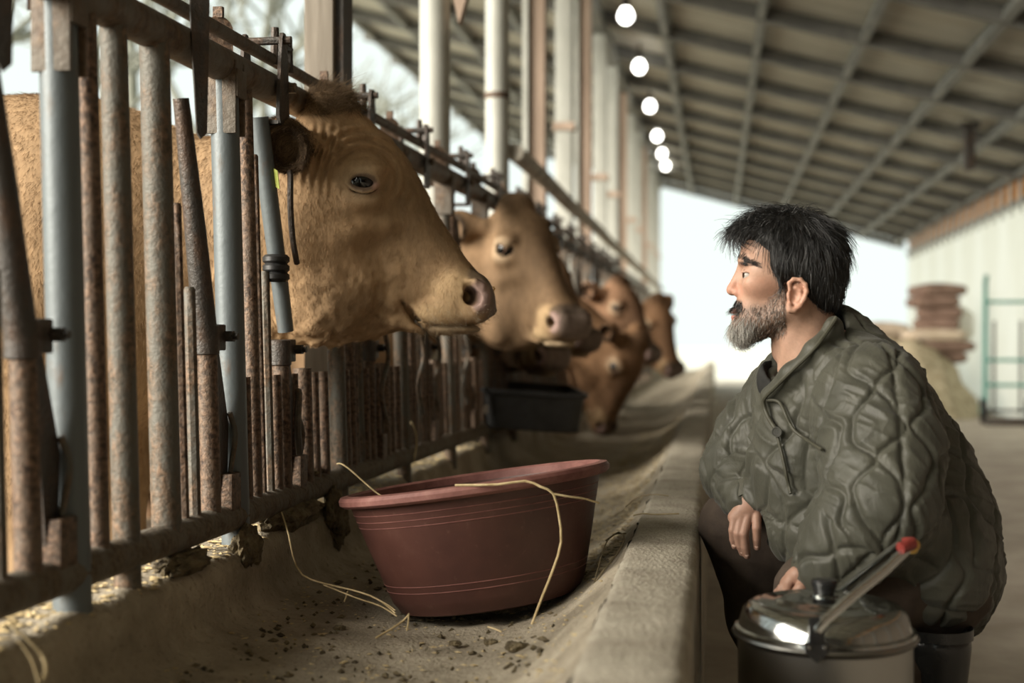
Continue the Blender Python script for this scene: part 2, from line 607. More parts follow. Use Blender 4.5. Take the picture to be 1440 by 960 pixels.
# --- roof
roof = empty('ceiling', (0, 0, 3.38)); tag(roof, kind='structure')
SL = math.atan(0.276)
m_roof, nt, b = new_mat('roof_sheet')
n1 = noise(nt, 1.6, 5, 0.6, (0.6, 2.5, 1))
nt.links.new(ramp(nt, n1, [(0.3, (0.31, 0.285, 0.235)), (0.55, (0.45, 0.43, 0.37)), (0.8, (0.38, 0.33, 0.25))]), b.inputs['Base Color'])
b.inputs['Roughness'].default_value = 0.6
M['roof'] = m_roof
M['roof_steel'] = mat_simple('roof_steel', (0.10, 0.10, 0.095), (0.17, 0.165, 0.15), 4, 0.6, 0.1)
M['roof_purlin'] = mat_simple('purlin_steel', (0.13, 0.135, 0.13), (0.22, 0.22, 0.20), 3, 0.6, 0.1, stretch=(1, 1.5, 1))
BAY = 1.3
Y0 = 3.1 - BAY * 6
nbay = 21
# corrugated sheet for one bay (shared)
nx, ny = 4, 53
xs = np.linspace(-4.15, 3.15, nx); yy = np.linspace(0, BAY + 0.04, ny)
V = np.array([(x, y, -0.276 * x + 0.012 * math.sin(y / BAY * 2 * math.pi * 9)) for y in yy for x in xs])
Fc = np.array([(j * nx + i, j * nx + i + 1, (j + 1) * nx + i + 1, (j + 1) * nx + i) for j in range(ny - 1) for i in range(nx - 1)])
sheet_me = make_mesh('roof_sheet', V, Fc, M['roof'])
raf_me = MB().box((-0.5, 0, 0.138 - 0.075), (7.3 / math.cos(SL), 0.07, 0.11), (0, SL, 0)).mesh('rafter', M['roof_steel'])
for i in range(nbay):
    link('roof_sheet', sheet_me, roof, (0, Y0 + BAY * i, 0.0))
    link('rafter', raf_me, roof, (0, Y0 + BAY * i, 0))
link('rafter', raf_me, roof, (0, Y0 + BAY * nbay, 0))
LEN = BAY * nbay + 0.3
for x in (-4.0, -3.3, -2.6, -1.85, -1.13, -0.42, 0.33, 1.06, 1.77, 2.42, 2.98):
    MB().box((0, 0, 0), (0.06, LEN, 0.10), (0, SL, 0)).build('purlin', M['roof_purlin'], roof, (x, Y0 + LEN / 2 - 0.1, -0.276 * x - 0.075))

# --- right wall: pale translucent sheeting, rust coloured sheets above
def mat_trans(name, c1, c2, scale, fac, stretch=None):
    m, nt, b = new_mat(name)
    col = ramp(nt, noise(nt, scale, 5, 0.6, stretch), [(0.35, c1), (0.65, c2)])
    nt.links.new(col, b.inputs['Base Color'])
    b.inputs['Roughness'].default_value = 0.7
    tr = nt.nodes.new('ShaderNodeBsdfTranslucent'); nt.links.new(col, tr.inputs['Color'])
    mx = nt.nodes.new('ShaderNodeMixShader'); mx.inputs[0].default_value = fac
    nt.links.new(b.outputs[0], mx.inputs[1]); nt.links.new(tr.outputs[0], mx.inputs[2])
    nt.links.new(mx.outputs[0], nt.nodes['Material Output'].inputs['Surface'])
    return m
M['wall_white'] = mat_trans('white_sheeting', (0.80, 0.78, 0.70), (0.90, 0.89, 0.84), 1.5, 0.8, (1, 1, 0.3))
M['wall_rust'] = mat_trans('rust_sheeting', (0.45, 0.22, 0.06), (0.85, 0.50, 0.12), 3.0, 0.7, (1, 1, 0.4))
wr = empty('wall_right', (3.05, 0, 0)); tag(wr, kind='structure')
pan = MB()
pn = 12
V = [(0.02 * (1 if k % 2 else -1), k / pn * 1.3, z) for z in (0.0, 2.22) for k in range(pn + 1)]
pan.add(V, [(k, k + 1, pn + 2 + k, pn + 1 + k) for k in range(pn)])
pan_me = pan.mesh('wall_panel', M['wall_white'], False)
up_me = MB().box((0, 0.22, 2.37), (0.02, 0.40, 0.34)).mesh('upper_sheet', M['wall_rust'])
post_me = MB().box((-0.06, 0, 1.25), (0.08, 0.08, 2.5)).mesh('wall_post', M['roof_steel'])
bat_me = MB().tube([(-0.03, 0, 2.10), (-0.045, 0, 2.2), (-0.04, 0, 2.38), (0.0, 0, 2.46)], 0.024, 8).mesh('eave_pipe', mat_simple('pale_pipe', (0.36, 0.37, 0.34), (0.46, 0.46, 0.42), 8, 0.5, 0))
M['blocker_board'] = mat_simple('dark_light_blocker', (0.07, 0.055, 0.04), (0.13, 0.10, 0.075), 5, 0.9, 0.3, stretch=(1, 6, 0.3))
board_me = MB().box((0, 0.65, 1.1), (0.03, 1.29, 2.2)).mesh('blocker_board', M['blocker_board'])
for i in range(nbay - 1):
    link(*(('wall_panel', pan_me) if i >= 11 else ('blocker_board', board_me)), wr, (0, Y0 + BAY * i, 0))  # near bays out of view: dark boards added to cut fill light
    if i < 11: link('wall_post', post_me, wr, (0, Y0 + BAY * i, 0))
    for k in range(3):
        y = Y0 + BAY * i + k * 0.433
        link('upper_sheet', up_me, wr, (0, y, 0))
        link('eave_pipe', bat_me, wr, (0, y, 0))
MB().box((-0.02, 0, 2.21), (0.06, BAY * (nbay - 1), 0.05)).build('wall_rail', M['roof_steel'], wr, (0, Y0 + BAY * (nbay - 1) / 2, 0))
MB().box((2.2, 11.8, 2.52 - 3.38), (0.09, 0.09, 0.42), None, 0.01).box((2.2, 11.8, 2.70 - 3.38), (0.16, 0.16, 0.05)).build('hanging_bracket', M['dark_iron'], roof)

# --- unseen dark end wall, added behind the camera to block fill light
wb = empty('blocker_wall_back', (0, Y0 - 0.1, 0)); tag(wb, kind='structure')
for i in range(6, 12):
    x0 = -4.15 + i * 0.6
    MB().box((x0 + 0.3, 0, zr(x0 + 0.3) / 2), (0.59, 0.03, zr(x0 + 0.3) - 0.1)).build('blocker_board', M['blocker_board'], wb)

# --- row of roof posts behind the fence
M['post_white'] = mat_simple('painted_post', (0.30, 0.305, 0.27), (0.45, 0.455, 0.41), 5, 0.5, 0.15, stretch=(1, 1, 0.4))
M['post_wood'] = mat_simple('weathered_timber', (0.15, 0.128, 0.10), (0.25, 0.22, 0.18), 6, 0.8, 0.35, stretch=(4, 4, 0.3))
M['post_brown'] = mat_simple('brown_post', (0.26, 0.19, 0.14), (0.40, 0.30, 0.23), 5, 0.7, 0.2, stretch=(3, 3, 0.3))
kinds = ['timber', 'round', 'round', 'brown', 'white', 'brown', 'white', 'white', 'brown', 'white', 'white', 'brown', 'white', 'white', 'white']
labels = {0: 'square weathered timber post behind the nearest cow, with a dark flange along its edge',
          1: 'thick round pale post, nearest of the round posts, beside a hanging brown plate',
          2: 'round pale post with a dark clamp ring, just left of the sloping pipe rail',
          3: 'brown timber post with pale cladding, first brown post past the round posts'}
PX = -0.985
for i, kd in enumerate(kinds):
    y = 3.13 + BAY * i
    h = zr(PX) - 0.1
    p = empty('roof_post', (PX, y, 0))
    if kd == 'timber':
        MB().box((0.0, 0, h / 2), (0.075, 0.085, h), None, 0.004).build('timber', M['post_wood'], p)
        MB().box((0.047, 0.02, h / 2), (0.022, 0.085, h)).build('flange', M['dark_iron'], p)
    elif kd == 'round':
        MB().tube([(0, 0, 0), (0, 0, h)], 0.054, 24).build('shaft', M['post_white'], p)
        MB().tube([(0, 0, 0.9 if i == 1 else 1.90), (0, 0, 0.925 if i == 1 else 1.925)], 0.059, 24).build('clamp_ring', M['rust'], p)
        if i == 1:
            MB().prism([(-0.05, 0.2), (0.05, 0.2), (0.05, -0.02), (0.02, -0.12)], (0.075, -0.02, 2.03), (1, 0, 0), (0, 0, 1), 0.05).build('hanging_plate', M['post_brown'], p)
    elif kd == 'brown':
        MB().box((0, 0, h / 2), (0.10, 0.10, h), None, 0.004).build('timber', M['post_brown'], p)
        MB().box((-0.055, -0.02, h / 2), (0.03, 0.12, h)).build('cladding', M['post_white'], p)
    else:
        MB().box((0, 0, h / 2), (0.11, 0.11, h), None, 0.006).build('shaft', M['post_white'], p)
        MB().box((0, 0, 2.2), (0.14, 0.14, 0.05)).build('clamp_ring', M['post_brown'], p)
    nth = ['', '', '', '', 'fifth', 'sixth', 'seventh', 'eighth', 'ninth', 'tenth', 'eleventh', 'twelfth', 'thirteenth', 'fourteenth', 'last'][i]
    tag(p, labels.get(i, f"{'brown timber post with pale cladding' if kd == 'brown' else 'plain white square post'}, {nth} in the row behind the fence"), 'post', 'posts carrying the barn roof')
M['bark'] = mat_simple('mottled_pipe', (0.17, 0.15, 0.12), (0.50, 0.46, 0.39), 14, 0.8, 0.3)
pts = [(PX + 0.075, 5.75 + i * 0.5, 1.66 + 0.006 * math.sin(i)) for i in range(32)]
o = MB().tube(pts, 0.042, 10).build('pipe_rail', M['bark'])
tag(o, 'mottled pipe rail sloping away along the row of posts above the cows', 'rail')
o = MB().box((PX, 12.2, zr(PX) - 0.16), (0.10, 20, 0.14)).build('eave_beam', M['roof_purlin'])
tag(o, 'long steel beam on top of the post row under the roof', 'beam')

# --- lamps in a row under the roof
m_l, nt, b = new_mat('lamp_glass')
b.inputs['Base Color'].default_value = (1, 1, 1, 1)
b.inputs['Emission Color'].default_value = (1.0, 0.98, 0.9, 1)
b.inputs['Emission Strength'].default_value = 9.0
names = ['nearest', 'second nearest', 'third nearest', 'fourth nearest', 'fifth nearest', 'farthest']
for i, (px_, py_, d) in enumerate([(880, 20, 10.0), (899, 92, 11.9), (914, 148, 14.0), (924, 190, 16.2), (931, 215, 18.2), (936, 232, 19.8)]):
    p = W(px_, py_, d)
    t = empty('barn_lamp', p)
    MB().lathe([(0, -0.075), (0.03, -0.07), (0.055, -0.04), (0.06, -0.01), (0.045, 0.03), (0.025, 0.055), (0, 0.06)], 16).build('bulb', m_l, t)
    MB().lathe([(0.028, 0.045), (0.03, 0.12), (0.012, 0.13), (0.008, 0.32 if False else 0.2), (0.008, max(0.22, zr(p.x) - p.z - 0.02)), (0, max(0.22, zr(p.x) - p.z - 0.02))], 12).build('holder', M['dark_iron'], t)
    tag(t, f'bright bulb under the roof above the fence, {names[i]} of the lit row', 'lamp', 'lit bulbs under the roof')

# --- bare trees outside on the left
M['branch'] = mat_simple('grey_bark', (0.16, 0.17, 0.145), (0.26, 0.26, 0.22), 3, 0.9, 0)
def bare_tree(loc, h, seed, label):
    rnd = random.Random(seed)
    mb = MB()
    def grow_b(p, d, L, r, lvl):
        q = p + d * L
        mid = p + d * L * 0.5 + Vector((rnd.uniform(-1, 1), rnd.uniform(-1, 1), 0)) * L * 0.05
        mb.tube([p, mid, q], [r, r * 0.85, r * 0.7], 5 if lvl else 8, False)
        if lvl >= 5: return
        for i in range(3 if lvl < 4 else 2):
            a = Vector((rnd.uniform(-1, 1), rnd.uniform(-1, 1), rnd.uniform(-0.15, 0.8))).normalized()
            nd = (d * 0.75 + a * 0.85).normalized()
            grow_b(p + d * L * rnd.uniform(0.55, 1.0), nd, L * rnd.uniform(0.62, 0.8), r * 0.6, lvl + 1)
    grow_b(Vector((0, 0, 0)), Vector((rnd.uniform(-.06, .06), 0, 1)), h * 0.34, h * 0.02, 0)
    o = mb.build('bare_tree', M['branch'], None, loc)
    tag(o, label, 'tree', 'bare trees outside the barn')
bare_tree((-9.5, 12.5, 0), 9.5, 3, 'bare tree outside at the far left, seen above the nearest cow')
bare_tree((-9.0, 19.0, 0), 11, 8, 'bare tree outside, branches left of the square timber post')
bare_tree((-10.5, 31.0, 0), 12, 5, 'bare tree outside, blurred between the timber post and the round posts')

# --- things by the right wall
def hay_heap(loc, rx, ry, h, seed, label):
    n, m = 36, 12
    V = [(0, 0, h)]
    for j in range(1, m + 1):
        t = j / m
        for i in range(n):
            a = 2 * math.pi * i / n
            V.append((rx * t * math.cos(a), ry * t * math.sin(a), h * (1 - t ** 1.8)))
    V = np.array(V); nz = vnoise(V + seed, 4.0) * 0.08 + vnoise(V + seed, 11.0) * 0.05
    V[:, 2] = np.maximum(V[:, 2] + nz * (V[:, 2] > 0.02), 0.0); V[:, :2] *= (1 + nz[:, None] * 0.6)
    Fc = [(0, 1 + i, 1 + (i + 1) % n) for i in range(n)]
    for j in range(m - 1):
        for i in range(n):
            a = 1 + j * n; Fc.append((a + i, a + n + i, a + n + (i + 1) % n, a + (i + 1) % n))
    o = link('hay_heap', make_mesh('hay_heap', V, Fc, M['hay']), None, loc)
    tag(o, label, 'hay')
M['hay'] = mat_simple('hay', (0.30, 0.24, 0.15), (0.55, 0.47, 0.33), 14, 0.95, 0.6, dist=0.02)
hay_heap((2.10, 15.3, 0), 0.84, 1.9, 0.86, 1, 'loose heap of tan hay against the pale wall behind the crouching man')
hay_heap((2.15, 19.2, 0), 0.7, 2.0, 0.8, 4, 'farther heap of tan hay at the end of the pale wall')
M['sack'] = mat_simple('brown_sack', (0.14, 0.085, 0.062), (0.26, 0.17, 0.13), 6, 0.85, 0.3)
M['sack2'] = mat_simple('tan_sack', (0.42, 0.33, 0.24), (0.56, 0.46, 0.36), 6, 0.85, 0.3)
def sack(loc, size, rz, mat, label):
    bm = bmesh.new(); bmesh.ops.create_cube(bm, size=1)
    bmesh.ops.subdivide_edges(bm, edges=list(bm.edges), cuts=5, use_grid_fill=True)
    for v in bm.verts:
        c = v.co * 2
        q = 1 - 0.22 * (abs(c.x) ** 4 + abs(c.y) ** 4) * 0.5
        v.co.z *= q * (0.8 + 0.3 * (1 - c.x * c.x) * (1 - c.y * c.y))
        v.co.x *= 1 - 0.08 * abs(c.z) ** 2; v.co.y *= 1 - 0.08 * abs(c.z) ** 2
        v.co = Vector((v.co.x * size[0], v.co.y * size[1], v.co.z * size[2]))
    me = bpy.data.meshes.new('feed_sack'); bm.to_mesh(me); bm.free()
    me.materials.append(mat); me.polygons.foreach_set('use_smooth', np.ones(len(me.polygons), bool))
    o = link('feed_sack', me, None, loc, (0, 0, rz))
    tag(o, label, 'sack', 'sacks stacked by the pale wall')
lv = ['bottom', 'second', 'third', 'fourth', 'fifth', 'sixth', 'top']
for i in range(7):
    w = 0.62 if i < 3 else 0.5
    sack((2.44 + 0.05 * math.sin(i * 2.1), 15.0 + 0.05 * math.cos(i * 1.7), 0.62 + i * 0.125), (w, 0.5, 0.16), 0.2 * math.sin(i * 1.3), M['sack'] if i != 2 else M['sack2'],
         f'reddish brown feed sack in the tall stack on the hay, {lv[i]} of seven')
for i in range(4):
    sack((1.98 + 0.05 * math.sin(i), 16.2, 0.46 + i * 0.16), (0.6, 0.5, 0.19), 0.15 * math.sin(i * 2.2), M['sack2'] if i % 2 else M['sack'],
         f'feed sack in the low pile just behind the man, {["bottom", "second", "third", "top"][i]} of four')
sack((2.72, 15.2, 0.98), (0.22, 0.5, 0.42), 0.1, mat_simple('white_sack', (0.72, 0.70, 0.62), (0.82, 0.80, 0.73), 5, 0.8, 0.1), 'white sack propped on the hay between sack stack and hand truck')

M['green_paint'] = mat_simple('green_paint', (0.05, 0.19, 0.16), (0.10, 0.28, 0.23), 6, 0.5, 0.1)
tr = empty('hand_truck', (2.76, 12.9, 0), (0, 0, -0.12))
for s in (-0.20, 0.20):
    MB().tube([(s, 0.05, 0.08), (s, 0.02, 0.8), (s, 0, 1.36), (s * 0.98, -0.06, 1.43)], 0.022, 10).build('upright', M['green_paint'], tr)
    MB().tube([(s * 0.6, 0.05, 0.10), (s * 0.6, 0.02, 0.75), (s * 0.6, 0.0, 1.0)], 0.013, 8).build('inner_bar', M['dark_iron'], tr)
    wm = Matrix.Translation((s * 1.05, 0.10, 0.13)) @ Matrix.Rotation(math.pi / 2, 4, 'Y')
    wh = MB().lathe([(0.02, -0.035), (0.09, -0.035), (0.125, -0.03), (0.13, 0), (0.125, 0.03), (0.09, 0.035), (0.02, 0.035)], 20, wm).build('wheel', M['rubber'], tr)
    MB().lathe([(0, -0.038), (0.05, -0.038), (0.05, 0.038), (0, 0.038)], 12, wm).build('hub', M['green_paint'], wh)
for z in (0.38, 0.62, 1.18):
    MB().tube([(-0.20, 0.02, z), (0.20, 0.02, z)], 0.016, 8).build('crossbar', M['green_paint'], tr)
MB().box((0, -0.06, 0.035), (0.42, 0.26, 0.07), None, 0.008).build('toe_plate', M['dark_iron'], tr)
MB().tube([(-0.22, 0.10, 0.13), (0.22, 0.10, 0.13)], 0.014, 8).build('axle', M['dark_iron'], tr)
tag(tr, 'green hand truck with two tall uprights standing by the pale wall', 'hand truck')
# ================================================================== FEED FENCE
def fx(y): return -0.874 + 0.012 * y
def ztop(y): return 1.285 + min(0.045, max(-0.02, 0.0165 * (y - 1.7)))
RB = 0.49
LEAN = -0.022
fence = empty('feed_fence', (-0.887, 0, 0.44))
tag(fence, 'rusty steel feed fence of upright pipes with locking bars, holding back the cows', 'fence')
def fl(x, y, z): return (x + 0.887, y, z - 0.44)

YS, YE = 0.6, 14.2
ypts = np.arange(YS, YE + 0.1, 0.55)
MB().tube([fl(fx(y) + LEAN, y, ztop(y)) for y in ypts], 0.030, 16).build('top_rail', M['rail'], fence)
MB().tube([fl(fx(y) + LEAN - 0.005, y, ztop(y) + 0.062) for y in ypts], 0.0125, 10).build('control_rod', M['rail'], fence)
MB().tube([fl(fx(y), y, RB) for y in ypts], 0.0255, 14).build('bottom_rail', M['dirty_rail'], fence)

_cache = {}
def bar(name, y, z0, z1, r, mat, seg=12, cap_round=False):
    key = (name, round(z0, 3), round(z1, 3), r, mat.name)
    if key not in _cache:
        a = (LEAN * (z0 - RB) / 0.8, 0, z0); b_ = (LEAN * (z1 - RB) / 0.8, 0, z1)
        n = 5
        pts = [tuple(np.array(a) + (np.array(b_) - np.array(a)) * i / n) for i in range(n + 1)]
        rs = [r] * (n + 1)
        if cap_round:
            pts.append((b_[0], 0, z1 + r * 0.5)); rs.append(r * 0.7)
        _cache[key] = MB().tube(pts, rs, seg).mesh(name, mat)
    return link(name, _cache[key], fence, fl(fx(y), y, 0.0))
def part(name, key, make, y, mat, parent=None, dz=0.0):
    if key not in _cache: _cache[key] = make().mesh(name, mat)
    if parent is not None: return link(name, _cache[key], parent)
    return link(name, _cache[key], fence, fl(fx(y), y, dz))

def lean_at(z): return LEAN * (z - RB) / 0.8
# hardware in unit coordinates (x across, y along, z up)
def hanger():      # tapering plate hanging from the top rail
    return MB().prism([(-0.018, 0.15), (0.017, 0.15), (0.015, 0.0), (0.012, -0.15), (0.002, -0.16), (-0.004, -0.15), (-0.014, 0.02)], (LEAN + 0.040, 0, 0), (0.8, 0.6, 0), (0, 0, 1), 0.008)
def latch_tab():   # round headed plate above the rail
    pl = [(-0.026, -0.03), (0.026, -0.03), (0.026, 0.075)] + [(0.026 * math.cos(a), 0.075 + 0.026 * math.sin(a)) for a in np.linspace(0.25, math.pi - 0.25, 8)] + [(-0.026, 0.075)]
    mb = MB().prism(pl, (LEAN - 0.03, 0.03, 0), (0.9, 0.44, 0), (0, 0, 1), 0.007)
    return mb.box((LEAN - 0.03, 0.03, 0.108), (0.018, 0.010, 0.02))
def fork():        # slotted strap that holds the post under the rail
    mb = MB()
    for s in (-1, 1):
        mb.box((LEAN + 0.004, s * 0.021, -0.06), (0.056, 0.007, 0.13), None, 0.002)
    return mb.box((LEAN + 0.032, 0, -0.035), (0.006, 0.045, 0.05), None, 0.002)
def saddle():      # U bracket with a pin that straddles the rail
    mb = MB()
    for s in (-1, 1):
        mb.prism([(-0.030, -0.062), (-0.022, -0.078), (0.022, -0.078), (0.030, -0.062), (0.022, 0.05), (0.016, 0.092), (0.006, 0.10), (-0.006, 0.10), (-0.012, 0.09), (-0.018, 0.05)], (LEAN + s * 0.038, 0, 0), (0, 1, 0), (0, 0, 1), 0.007)
    mb.box((LEAN, 0, -0.075), (0.075, 0.05, 0.007))
    return mb.tube([(LEAN - 0.055, 0, 0.086), (LEAN + 0.055, 0, 0.086)], 0.008, 8)
def t_pin():
    mb = MB().tube([(LEAN, -0.045, 0.10), (LEAN, 0.045, 0.10)], 0.009, 8)
    for s in (-1, 1): mb.tube([(LEAN, s * 0.04, 0.05), (LEAN, s * 0.04, 0.125)], [0.011, 0.008], 8)
    return mb
def nut(): return MB().tube([(LEAN + 0.036, 0, 0.0), (LEAN + 0.052, 0, 0.0)], 0.011, 6)

def lock_bar(y, z_piv, top_dy, detail, upper=True):
    """pivoting yoke bar: lower pipe, collar with bolt, leaning upper flat bar and lower link"""
    p = bar('locking_bar', y, RB, z_piv, 0.0175, M['rust'])
    xl = lean_at(z_piv)
    part('collar', ('collar', z_piv), lambda: MB().tube([(xl, 0, z_piv - 0.048), (xl, 0, z_piv - 0.046), (xl, 0, z_piv + 0.002), (xl, 0, z_piv + 0.004)], [0.0175, 0.0225, 0.0225, 0.0175], 14)
         .box((xl + 0.012, 0.028, z_piv - 0.018), (0.012, 0.034, 0.045), None, 0.003), y, M['dark_iron'], p)
    part('bolt', ('bolt', z_piv), lambda: MB().tube([(xl + 0.005, 0.044, z_piv - 0.016), (xl + 0.032, 0.044, z_piv - 0.016)], 0.0105, 6).tube([(xl + 0.03, 0.044, z_piv - 0.016), (xl + 0.04, 0.044, z_piv - 0.016)], 0.006, 8), y, M['dark_iron'], p)
    if upper: part('upper_arm', ('upper', z_piv, top_dy), lambda: MB().tube([(xl, 0, z_piv - 0.03), (xl - 0.004, top_dy * 0.5, (z_piv + 1.15) / 2), (LEAN, top_dy, 1.20)], [0.021, 0.018, 0.013], 12), y, M['dark_iron'], p)
    if detail:
        part('lower_arm', ('lowerarm', z_piv), lambda: MB().prism([(0.014, -0.02), (0.03, -0.03), (0.078, -0.17), (0.072, -0.30), (0.045, -0.31), (0.03, -0.20), (0.01, -0.08)], (xl + 0.004, 0, z_piv), (0, 1, 0), (0, 0, 1), 0.01), y, M['dark_iron'], p)
        part('link_rod', ('link', z_piv), lambda: MB().tube(smooth_curve([(xl + 0.014, 0.07, z_piv - 0.15), (xl + 0.02, 0.082, z_piv - 0.19), (xl + 0.016, 0.07, z_piv - 0.25), (xl + 0.014, 0.075, z_piv - 0.30)], 9), 0.005, 8), y, M['worn'], p)
        part('link_rod', ('link2', z_piv), lambda: MB().tube([(xl + 0.018, 0.098, z_piv - 0.24), (xl + 0.016, 0.086, z_piv - 0.31)], 0.0055, 8), y, M['worn'], p)
        part('foot_block', ('foot',), lambda: MB().box((0, 0.065, RB + 0.045), (0.04, 0.045, 0.07), None, 0.003), y, M['rust'], p)
    return p

def top_hardware(y, dys, far=False):
    for nm, fn, dy, mt in dys:
        part(nm, ('hw', nm), fn, y + dy, M[mt], dz=ztop(y + dy))

GAPS = []
ks = list(range(-2, 22))
for k in ks:
    y = 1.603 + 0.573 * k if k <= 1 else 2.79 + 0.573 * (k - 2)
    near = k <= 7
    bar('post', y, 0.40, 1.29 if k <= 1 else 1.33, 0.0255 if k <= 1 else 0.020, M['galv'] if k <= 1 else M['worn'], 18)
    if k <= 0:
        bar('bar', y + 0.077, RB, 1.29, 0.015, M['rust'])
        bar('bar', y + 0.159, 0.42, 1.29, 0.020, M['worn'])
        bar('bar', y + 0.294, RB, 1.29, 0.0235, M['worn'])
        bar('thin_bar', y + 0.36, RB, 1.02, 0.0085, M['rust'], 8, True)
        bar('thin_bar', y + 0.402, RB, 0.885, 0.0105, M['worn'], 8, True)
        lock_bar(y + 0.467, 0.825, -0.075, True)
        top_hardware(y, [('latch_tab', latch_tab, 0.0, 'rust'), ('fork_strap', fork, 0.0, 'rail'), ('hanger_plate', hanger, 0.375, 'dark_iron'), ('stud', nut, 0.02, 'worn')])
    else:
        bar('bar', y + 0.098, RB, 1.32, 0.0145, M['rust'])
        bar('thin_bar', y + 0.14, RB, 1.15, 0.0075, M['rust'], 8, True)
        bar('thin_bar', y + 0.177, RB, 0.93, 0.010, M['worn'], 8, True)
        if k <= 14:
            lock_bar(y + 0.253, 0.80, -0.10, near, k != 1)
        else:
            bar('bar', y + 0.253, RB, 1.1, 0.0175, M['rust'])
        bar('bar', y + 0.379, RB, 0.745, 0.020, M['rust'])
        for dy in ((0.055, 0.215, 0.315, 0.445, 0.51) if k <= 12 else (0.315, 0.445)):
            bar('short_bar', y + dy, RB, 0.735, 0.013, M['rust'], 10)
        if k <= 14:
            top_hardware(y, [('latch_tab', latch_tab, 0.02, 'rust'), ('fork_strap', fork, 0.0, 'rail'), ('saddle', saddle, 0.20, 'dark_iron'), ('cross_pin', t_pin, 0.30, 'dark_iron'), ('stud', nut, 0.235, 'worn')])
# details around the nearest cow's neck
pb = 1.603 + 0.573
arm = MB().tube([fl(fx(pb) - 0.02, pb + 0.172, 1.23), fl(fx(pb) - 0.006, pb + 0.228, 0.98), fl(fx(pb) + 0.003, pb + 0.262, 0.82)], [0.019, 0.0175, 0.016], 14).build('painted_arm', M['galv'], fence)
sp = MB()
for i in range(3):
    sp.lathe([(0.021, -0.009), (0.026, -0.004), (0.026, 0.004), (0.021, 0.009)], 16, Matrix.Translation(fl(fx(pb) + 0.005, pb + 0.20, 0.925 + i * 0.017)))
sp.build('rubber_sleeve', M['rubber'], fence)
MB().tube(smooth_curve([fl(fx(pb) + 0.022, pb + 0.225, 1.135), fl(fx(pb) + 0.032, pb + 0.205, 1.12), fl(fx(pb) + 0.034, pb + 0.20, 1.06), fl(fx(pb) + 0.03, pb + 0.225, 1.0), fl(fx(pb) + 0.026, pb + 0.262, 0.955)], 16), 0.006, 8).build('bent_rod', M['dark_iron'], fence)
MB().tube(smooth_curve([fl(fx(pb) + 0.02, pb + 0.29, 0.70), fl(fx(pb) + 0.028, pb + 0.268, 0.69), fl(fx(pb) + 0.028, pb + 0.262, 0.63), fl(fx(pb) + 0.024, pb + 0.285, 0.575)], 12), 0.007, 8).build('bent_rod', M['worn'], fence)
for yy_ in (3.05, 3.42, 3.62, 4.02):
    MB().tube(smooth_curve([fl(fx(yy_) + 0.03, yy_, 0.84), fl(fx(yy_) + 0.035, yy_ + 0.03, 0.76), fl(fx(yy_) + 0.03, yy_ - 0.02, 0.68), fl(fx(yy_) + 0.034, yy_ + 0.02, 0.60)], 12), 0.006, 6).build('bent_rod', M['worn'], fence)
# clumps of dried muck on the lower rail
def clump(loc, r, seed, label, mat=None):
    bm = bmesh.new(); bmesh.ops.create_icosphere(bm, subdivisions=4, radius=1)
    P = np.array([v.co for v in bm.verts])
    P = P * (1 + 0.25 * vnoise(P, 2.3, seed) + 0.16 * vnoise(P, 5.5, seed + 3) + 0.1 * vnoise(P, 12.0, seed + 5))[:, None] * np.array(r)
    for v, p in zip(bm.verts, P): v.co = p
    me = bpy.data.meshes.new('dried_muck'); bm.to_mesh(me); bm.free()
    me.materials.append(mat or M['muck'])
    o = link('dried_muck', me, None, loc)
    tag(o, label, 'muck', 'dried muck on the trough ledge')
M['muck'] = mat_simple('dried_muck', (0.055, 0.042, 0.025), (0.19, 0.15, 0.085), 40, 0.95, 0.8, dist=0.01)
clump((-0.845, 2.47, 0.452), (0.035, 0.16, 0.03), 3, 'long crusty clump of dried muck on the ledge left of the basin')
clump((-0.815, 2.66, 0.415), (0.030, 0.05, 0.06), 9, 'dark muck hanging over the ledge edge just left of the basin')
clump((-0.868, 2.62, 0.523), (0.030, 0.07, 0.022), 4, 'muck caked on the lower rail under the nearest cow jaw')
clump((-0.84, 1.93, 0.447), (0.03, 0.08, 0.02), 6, 'small muck clump on the ledge beside the post foot')
clump((-0.825, 2.17, 0.430), (0.025, 0.05, 0.04), 12, 'dark muck clump on the ledge edge, left of the long crusty one')
# ================================================================== CATTLE
HS = 672.0                      # head drawing units per metre
def table(pts, lo=-70, hi=330, sig=5):
    x = np.arange(lo - 40, hi + 41, 1.0)
    y = np.interp(x, [p[0] for p in pts], [p[1] for p in pts])
    g = np.exp(-0.5 * (np.arange(-15, 16) / sig) ** 2); g /= g.sum()
    y = np.convolve(np.pad(y, 15, mode='edge'), g, 'valid')
    return x, y
CT = table([(-60, 165), (-40, 186), (-6, 197), (28, 198), (65, 191), (104, 176), (142, 151), (169, 132), (207, 109), (240, 91), (265, 82), (291, 72), (303, 62), (309, 53), (314, 44)], sig=4)
CB = table([(-60, -150), (0, -150), (57, -140), (91, -129), (144, -100), (171, -77), (196, -54), (214, -40), (245, -25), (276, -10), (301, 12), (309, 31), (314, 43)], sig=4)
CWT = table([(-60, 70), (0, 80), (40, 82), (62, 78), (90, 68), (120, 56), (150, 49), (190, 44), (230, 45), (262, 54), (285, 55), (300, 46), (308, 34), (314, 10)], sig=4)
CWB = table([(-60, 80), (0, 66), (60, 58), (110, 50), (150, 45), (190, 40), (215, 36), (245, 42), (276, 44), (300, 36), (308, 26), (314, 8)], sig=4)

